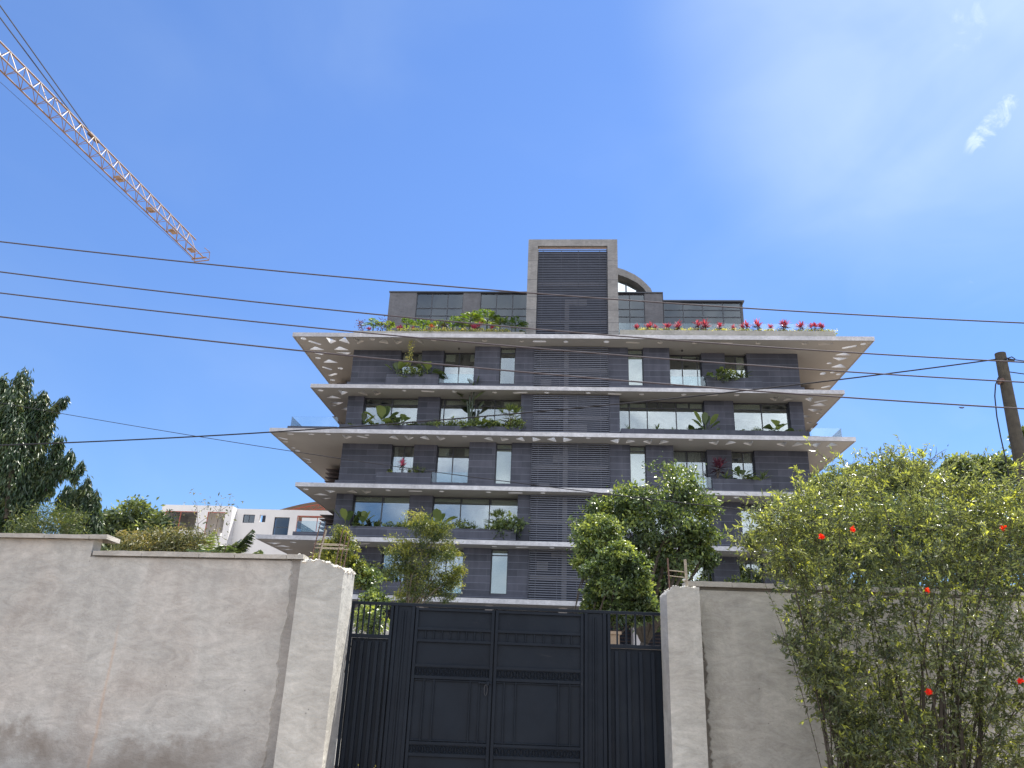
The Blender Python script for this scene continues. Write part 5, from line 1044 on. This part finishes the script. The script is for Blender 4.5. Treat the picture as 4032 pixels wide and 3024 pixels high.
# ------------------------------------------------------------------ the big flowering bush, near right
BU = thing('flowering_bush', g(4.9, 10.6), 'large tangled roadside bush with narrow leaves and scarlet flowers', 'bush')
rb = random.Random(21); nb = np.random.default_rng(21)
BZ = [(1690, 1125, .36), (1650, 1150, .24), (1620, 1185, .17), (1750, 1100, .42), (1820, 1075, .45), (1880, 1040, .36), (1930, 1010, .28), (1985, 1035, .36), (2060, 1060, .42), (2140, 1080, .45), (2220, 1090, .5), (2300, 1120, .6),
      (1715, 1190, .36), (1800, 1170, .5), (1890, 1140, .55), (1980, 1120, .55), (2080, 1150, .55), (2180, 1160, .55), (1740, 1260, .35), (1690, 1240, .22), (1820, 1260, .5), (1920, 1230, .6), (2030, 1230, .6), (2140, 1240, .6), (2250, 1250, .6),
      (1790, 1330, .42), (1735, 1330, .2), (1880, 1340, .5), (1980, 1330, .6), (2090, 1330, .6), (2200, 1340, .6), (1800, 1410, .35), (1730, 1400, .17), (1880, 1430, .45), (1980, 1430, .55), (2090, 1430, .5), (2200, 1430, .5),
      (1810, 1500, .22), (1838, 1600, .2), (1812, 1565, .14), (1785, 1470, .2), (1850, 1640, .16), (1845, 1560, .22), (1900, 1620, .28), (1870, 1655, .2), (2100, 1650, .32), (2190, 1650, .3), (1990, 1560, .34), (1760, 1430, .16), (1790, 1520, .12), (1830, 1490, .3), (1770, 1470, .15), (1910, 1510, .4), (2000, 1520, .45), (2120, 1510, .4), (2210, 1520, .4), (1880, 1570, .25), (1950, 1590, .3), (2050, 1600, .3), (2150, 1590, .35), (1920, 1640, .2), (2010, 1650, .25)]
blz = []
for i, (x, y, rr_) in enumerate(BZ):
    D = 10.3 + rb.uniform(-.35, .45); blz.append((dd(x, y, D), (rr_, rr_ * 1.1, rr_)))
# stems: many canes from a few feet, arching out to the blobs, each ending in twigs
st = MB(); LC = []; LD = []; LT = []; feet = [g(4.3 + rb.uniform(-.35, .25), 10.4 + rb.uniform(-.2, .2)) for _ in range(6)] + [g(5.2 + rb.uniform(-.3, .6), 10.5 + rb.uniform(-.2, .3)) for _ in range(8)]
def curve3(p0, p1, p2, n): return [(1 - t) ** 2 * p0 + 2 * t * (1 - t) * p1 + t * t * p2 for t in np.linspace(0, 1, n)]
def put_leaves(pts, n, tone, jit=.03):
    P = np.array(pts); m = len(P) - 1
    for _ in range(n):
        s = rb.random() * m; i = min(int(s), m - 1); q = P[i] + (P[i + 1] - P[i]) * (s - i); t = P[i + 1] - P[i]; t = t / (np.linalg.norm(t) + 1e-9)
        LC.append(q + nb.normal(size=3) * jit * .3); LD.append(t * .5 + nb.normal(size=3) * .55 + np.array([0, 0, -.1])); LT.append(tone + rb.gauss(0, .14))
for c, rad in blz:
    R = rad[0]; k = int(16 + 108 * R)
    for _ in range(1 + int(R * 1.3)):
        f = feet[int(np.argmin([abs(f_[0] - c[0]) + rb.uniform(0, 1.4) for f_ in feet]))]
        e = c + nb.normal(size=3) * R * .55; mid = np.array([f[0] * .62 + e[0] * .38, f[1] * .6 + e[1] * .4, e[2] * .62 + .2]); pts = curve3(f, mid, e, 9); r0 = rb.uniform(.005, .013)
        st.tube(pts, [r0 * (1 - .075 * i) for i in range(9)], 5, cap=False)
        put_leaves(pts[4:], 14, .35)
        if c[0] < 4.0: put_leaves(pts[1:], 26, .3)
    for _ in range(k):
        a = c + unit(nb.normal(size=3)) * R * (rb.uniform(.1, .85) if rb.random() < .82 else rb.uniform(.9, 1.25)); d = unit(a - c + nb.normal(size=3) * R * .5 + np.array([0, 0, .12])); Lg = rb.uniform(.16, .42) * (.6 + R)
        e = a + d * Lg + np.array([0, 0, -.04 * rb.random()]); pts = curve3(a, (a + e) / 2 + nb.normal(size=3) * .03, e, 5)
        st.tube(pts, [.0032, .0028, .0024, .002, .0015], 3, cap=False)
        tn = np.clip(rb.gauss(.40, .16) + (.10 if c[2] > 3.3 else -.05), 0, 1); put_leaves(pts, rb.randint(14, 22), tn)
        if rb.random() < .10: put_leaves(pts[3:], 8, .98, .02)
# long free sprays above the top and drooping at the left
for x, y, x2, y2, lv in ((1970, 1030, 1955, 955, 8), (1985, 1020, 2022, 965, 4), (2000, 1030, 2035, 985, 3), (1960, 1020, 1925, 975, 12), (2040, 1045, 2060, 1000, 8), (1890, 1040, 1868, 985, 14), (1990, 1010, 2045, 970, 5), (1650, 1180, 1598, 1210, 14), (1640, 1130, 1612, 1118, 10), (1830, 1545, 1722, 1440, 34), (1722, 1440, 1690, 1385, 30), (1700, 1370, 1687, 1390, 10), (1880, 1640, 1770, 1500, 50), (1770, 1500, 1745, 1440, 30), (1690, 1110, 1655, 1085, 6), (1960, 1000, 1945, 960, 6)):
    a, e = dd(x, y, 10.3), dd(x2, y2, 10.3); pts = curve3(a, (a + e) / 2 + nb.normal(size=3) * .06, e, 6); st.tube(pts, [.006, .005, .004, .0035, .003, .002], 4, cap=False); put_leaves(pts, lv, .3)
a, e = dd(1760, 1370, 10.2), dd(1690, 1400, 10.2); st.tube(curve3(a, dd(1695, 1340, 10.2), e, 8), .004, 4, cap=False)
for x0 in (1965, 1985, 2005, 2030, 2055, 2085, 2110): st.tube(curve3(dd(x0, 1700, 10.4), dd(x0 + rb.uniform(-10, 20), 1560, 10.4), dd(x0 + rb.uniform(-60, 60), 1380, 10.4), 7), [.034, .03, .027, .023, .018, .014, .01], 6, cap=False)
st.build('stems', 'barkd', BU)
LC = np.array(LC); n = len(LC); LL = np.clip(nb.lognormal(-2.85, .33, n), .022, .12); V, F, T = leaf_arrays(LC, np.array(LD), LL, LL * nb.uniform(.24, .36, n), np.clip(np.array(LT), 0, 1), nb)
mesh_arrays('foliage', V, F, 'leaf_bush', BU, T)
for x, y in ((1775, 1160), (1843, 1142), (2167, 1140), (2002, 1276), (2006, 1495), (2204, 1472)):
    c = dd(x, y, 9.75); parts = []
    for j in range(16): d = unit(nb.normal(size=3) + [0, -.5, 0]); parts.append(leaf_arrays(np.array([c]), np.array([d]), np.array([.05]), np.array([.036]), np.array([rb.random()]), nb))
    V, F, T = merge(parts); mesh_arrays('flower', V, F, 'flower', BU, T)
# tiny weeds at the foot of the gate
for i, x in enumerate((-2.12, -1.95, -1.76)):
    wd = thing('weed', g(x, 12.1), 'tiny pale-flowered weed at the foot of the gate, %s from the pillar' % ords[i], 'weed', 'weeds at the gate foot'); mb = MB(); o = g(x, 12.1); parts = []
    for j in range(4):
        e = o + np.array([random.uniform(-.07, .07), 0, random.uniform(.32, .47)]); mb.tube([o, (o + e) / 2 + [.01, 0, .02], e], .0025, 4); parts.append(leaf_arrays(np.repeat(e[None], 5, 0), rng.normal(size=(5, 3)), np.full(5, .016), np.full(5, .012), np.full(5, .9)))
        parts.append(leaf_arrays(np.repeat(((o + e) / 2)[None], 4, 0), rng.normal(size=(4, 3)), np.full(4, .05), np.full(4, .016), np.full(4, .2)))
    mb.build('stem', 'bark', wd); V, F, T = merge(parts); mesh_arrays('leaves', V, F, 'leaf_cover', wd, T)

# ------------------------------------------------------------------ cables, pole
def smooth_path(pts, n=36):
    P = np.array(pts); t = np.linspace(0, 1, len(P)); xs = np.linspace(0, 1, n); deg = min(2, len(P) - 1)
    ch = np.concatenate([[0], np.cumsum(np.linalg.norm(np.diff(P, axis=0), axis=1))]); ch /= ch[-1]
    return [np.array([np.polyval(np.polyfit(ch, P[:, k], deg), s) for k in range(3)]) for s in xs]
def cable(label, px, D0, D1, rad, mat, group, knots=()):
    P = []
    for i, (x, y) in enumerate(px): P.append(at_d(x, y, D0 + (D1 - D0) * (x - px[0][0]) / (px[-1][0] - px[0][0])))
    path = smooth_path(P); ext = path[0] + (path[0] - path[1]) * 8; ext2 = path[-1] + (path[-1] - path[-2]) * (8 if D1 < 12 else 0)
    path = [ext] + path + ([ext2] if D1 < 12 else [])
    o = thing('power_cable', path[len(path) // 2], label, 'cable', group); b = MB(); b.tube(path, rad, 8); b.build('sheath', mat, o, smooth=True)
    for (x, y) in knots:
        c = at_d(x, y, D0 + (D1 - D0) * x / 4032); b = MB(); b.tube([c + [-.03, 0, -.004], c + [-.01, 0, -.012], c + [.02, 0, -.012], c + [.035, 0, -.003]], [.004, .009, .009, .004], 6); b.build('splice', mat, o)
    return o
GC = 'four thick overhead cables'
cable('topmost of four thick overhead cables, crossing the tower', [(0, 951), (1100, 1069), (2100, 1154), (3000, 1217), (4032, 1272)], 9, 9, .0095, 'cable', GC)
cable('second from the top of four thick overhead cables', [(0, 1070), (1100, 1199), (2100, 1297), (3000, 1363), (3600, 1402), (4032, 1428)], 9, 9, .0095, 'cable', GC)
cable('third from the top of four thick overhead cables', [(0, 1153), (1100, 1278), (2100, 1369), (3000, 1441), (3500, 1475), (4032, 1505)], 9, 9, .0095, 'cable', GC)
cable('lowest of four thick overhead cables, with a small splice near the pole', [(0, 1246), (1100, 1374), (2050, 1465), (3000, 1537), (3500, 1578), (4032, 1610)], 9, 9, .0105, 'cable', GC, knots=((3785, 1602),))
cable('black cable rising to the right up to the head of the wooden pole', [(0, 1751), (241, 1746), (1000, 1706), (2000, 1631), (2900, 1541), (3600, 1458), (3965, 1409)], 16, 14.5, .015, 'thinc', 'thin service cables')
cable('thin grey wire descending right from the tall mast tree to the bush', [(193, 1619), (1149, 1778), (1542, 1835), (2000, 1896), (2307, 1934), (2900, 2006), (3109, 2027), (3400, 2055)], 26, 11.5, .010, 'thinc', 'thin service cables')
PO = thing('utility_pole', (*at_d(4070, 2300, 14.5)[:2], 0), 'weathered leaning wooden utility pole at the right edge', 'pole')
ptop = at_d(3938, 1392, 14.5); pmid = at_d(4012, 1780, 14.5); pbot = pmid + (pmid - ptop) * ((pmid[2]) / (ptop[2] - pmid[2])); pbot = np.array([pbot[0], pbot[1], 0])
b = MB(); b.tube([pbot, pmid, ptop], [.145, .122, .102], 18); b.build('shaft', 'pole', PO, smooth=False)
b = MB(); b.tube([ptop + [.02, -.11, -.22], ptop + [.16, -.12, -.20], ptop + [.20, -.12, -.17], ptop + [.14, -.13, -.13], ptop + [0, -.12, -.18]], .012, 6); b.tube([ptop + [.06, -.12, -.19], ptop + [.17, -.12, -.22]], .028, 8); b.build('cable_clamp', 'thinc', PO)
b = MB(); b.tube([ptop + [-.10, -.08, -.62], ptop + [-.19, -.08, -.66], ptop + [-.20, -.08, -.72]], [.05, .045, .03], 8); b.build('bracket', 'rust', PO)
cable('short black cable leaving the pole head towards the right edge', [(3968, 1412), (4000, 1417), (4060, 1425)], 14.5, 14.5, .011, 'thinc', 'thin service cables')
cable('short lower black cable leaving the pole towards the right edge', [(3972, 1464), (4000, 1468), (4060, 1476)], 14.5, 14.5, .011, 'thinc', 'thin service cables')
dc = thing('drop_cable', at_d(3930, 1490, 14.5), 'slack black drop cable hanging from the pole into the trees', 'cable', 'thin service cables')
b = MB(); b.tube([at_d(x, y, 14.4) for x, y in ((3932, 1485), (3920, 1515), (3917, 1560), (3925, 1640), (3940, 1720), (3958, 1800), (3970, 1860), (3976, 1920))], .012, 6); b.build('sheath', 'thinc', dc, smooth=True)

# ------------------------------------------------------------------ tower crane jib
def atR(px, py, R): d = ray(px, py); return CAM + d / np.linalg.norm(d) * R
J0, J1 = atR(0, 218.8, 76), atR(802.4, 1014.6, 90)
ax = (J1 - J0) / np.linalg.norm(J1 - J0); hz = np.cross(ax, [0, 0, 1.0]); hz /= np.linalg.norm(hz); vt = np.cross(hz, ax); JL = np.linalg.norm(J1 - J0)
w_, h_ = 1.2, 1.6
CR = thing('tower_crane', J0 - ax * 12, 'orange lattice tower-crane jib reaching in from the top left', 'crane')
J = lambda s, a, v: J0 + ax * s - hz * a + vt * v
s0 = -14.0
b = MB(); b.tube([J(s0, 0, 0), J(JL, 0, 0)], .07, 6); b.tube([J(s0, w_, 0), J(JL, w_, 0)], .07, 6); b.tube([J(s0, w_ / 2, h_), J(JL - 1.2, w_ / 2, h_ * .96)], .08, 6); b.build('chords', 'crane', CR)
b = MB(); bw = MB(); n = 26; st_ = (JL - s0) / n
for i in range(n):
    s = s0 + i * st_; e = s + st_; m_ = s + st_ / 2
    hh = h_ if i < n - 1 else h_ * .6
    b.tube([J(s, 0, 0), J(s, w_, 0)], .03, 4); b.tube([J(s, 0, 0), J(e, w_, 0)], .03, 4)
    if i < n - 1:
        b.tube([J(s, w_, 0), J(m_, w_ / 2, hh)], .03, 4); b.tube([J(m_, w_ / 2, hh), J(e, w_, 0)], .03, 4)
        b.tube([J(s, 0, 0), J(m_, w_ / 2, hh)], .03, 4); bw.tube([J(m_, w_ / 2, hh), J(e, 0, 0)], .035, 4)
nf = len(b.f); b.add(bw.v, bw.f); lo = b.build('lattice', 'crane', CR); lo.data.materials.append(M['strut_litslat'])
for p in lo.data.polygons:
    if p.index >= nf: p.material_index = 1
b = MB()
for f in (.53, .70, .83, .95):
    s = JL * f; c = J(s, w_ * .5, .05); V = [c + ax * u + hz * v for u, v in ((-.4, -.3), (.4, -.3), (.4, .3), (-.4, .3))]; V += [v + vt * .08 for v in V]; b.add(V, [(0, 3, 2, 1), (4, 5, 6, 7), (0, 1, 5, 4), (1, 2, 6, 5), (2, 3, 7, 6), (3, 0, 4, 7)])
b.build('walkway_plates', 'strut_litslat', CR)
b = MB(); b.tube([J(JL, -.3, 0), J(JL, w_ + .3, 0)], .09, 6); b.tube([J(JL + .5, -.3, .0), J(JL + .5, w_ + .3, .0)], .06, 6); b.tube([J(JL, -.3, 0), J(JL + .5, -.3, 0), J(JL + .3, -.3, .9), J(JL - .5, -.2, .9)], .04, 5); b.tube([J(JL, w_ + .3, 0), J(JL + .5, w_ + .3, 0), J(JL + .3, w_ + .3, .9)], .04, 5); b.tube([J(JL + .3, -.3, .9), J(JL + .3, w_ + .3, .9)], .03, 5)
b.build('jib_head', 'crane', CR)
kk = lambda x, y: (x / 1.508, y / 1.508)
an = atR(*kk(560, 820), 84.5); an2 = atR(*kk(490, 760), 83.5)
b = MB(); b.tube([an, atR(*kk(-60, -50), 72)], .05, 5); b.tube([an2, atR(*kk(-60, 25), 72)], .05, 5); b.build('pendant_lines', 'steel', CR)
b = MB(); b.tube([an - ax * .7, an + ax * .5], .22, 6); b.build('pendant_anchor', 'brown', CR)
b = MB(); b.tube([atR(*kk(1140, 1535), 90), atR(*kk(1010, 1412), 87.5), atR(*kk(560, 1000), 82), atR(*kk(280, 740), 79), atR(*kk(-40, 450), 75)], .022, 4); b.build('hoist_rope', 'steel', CR)
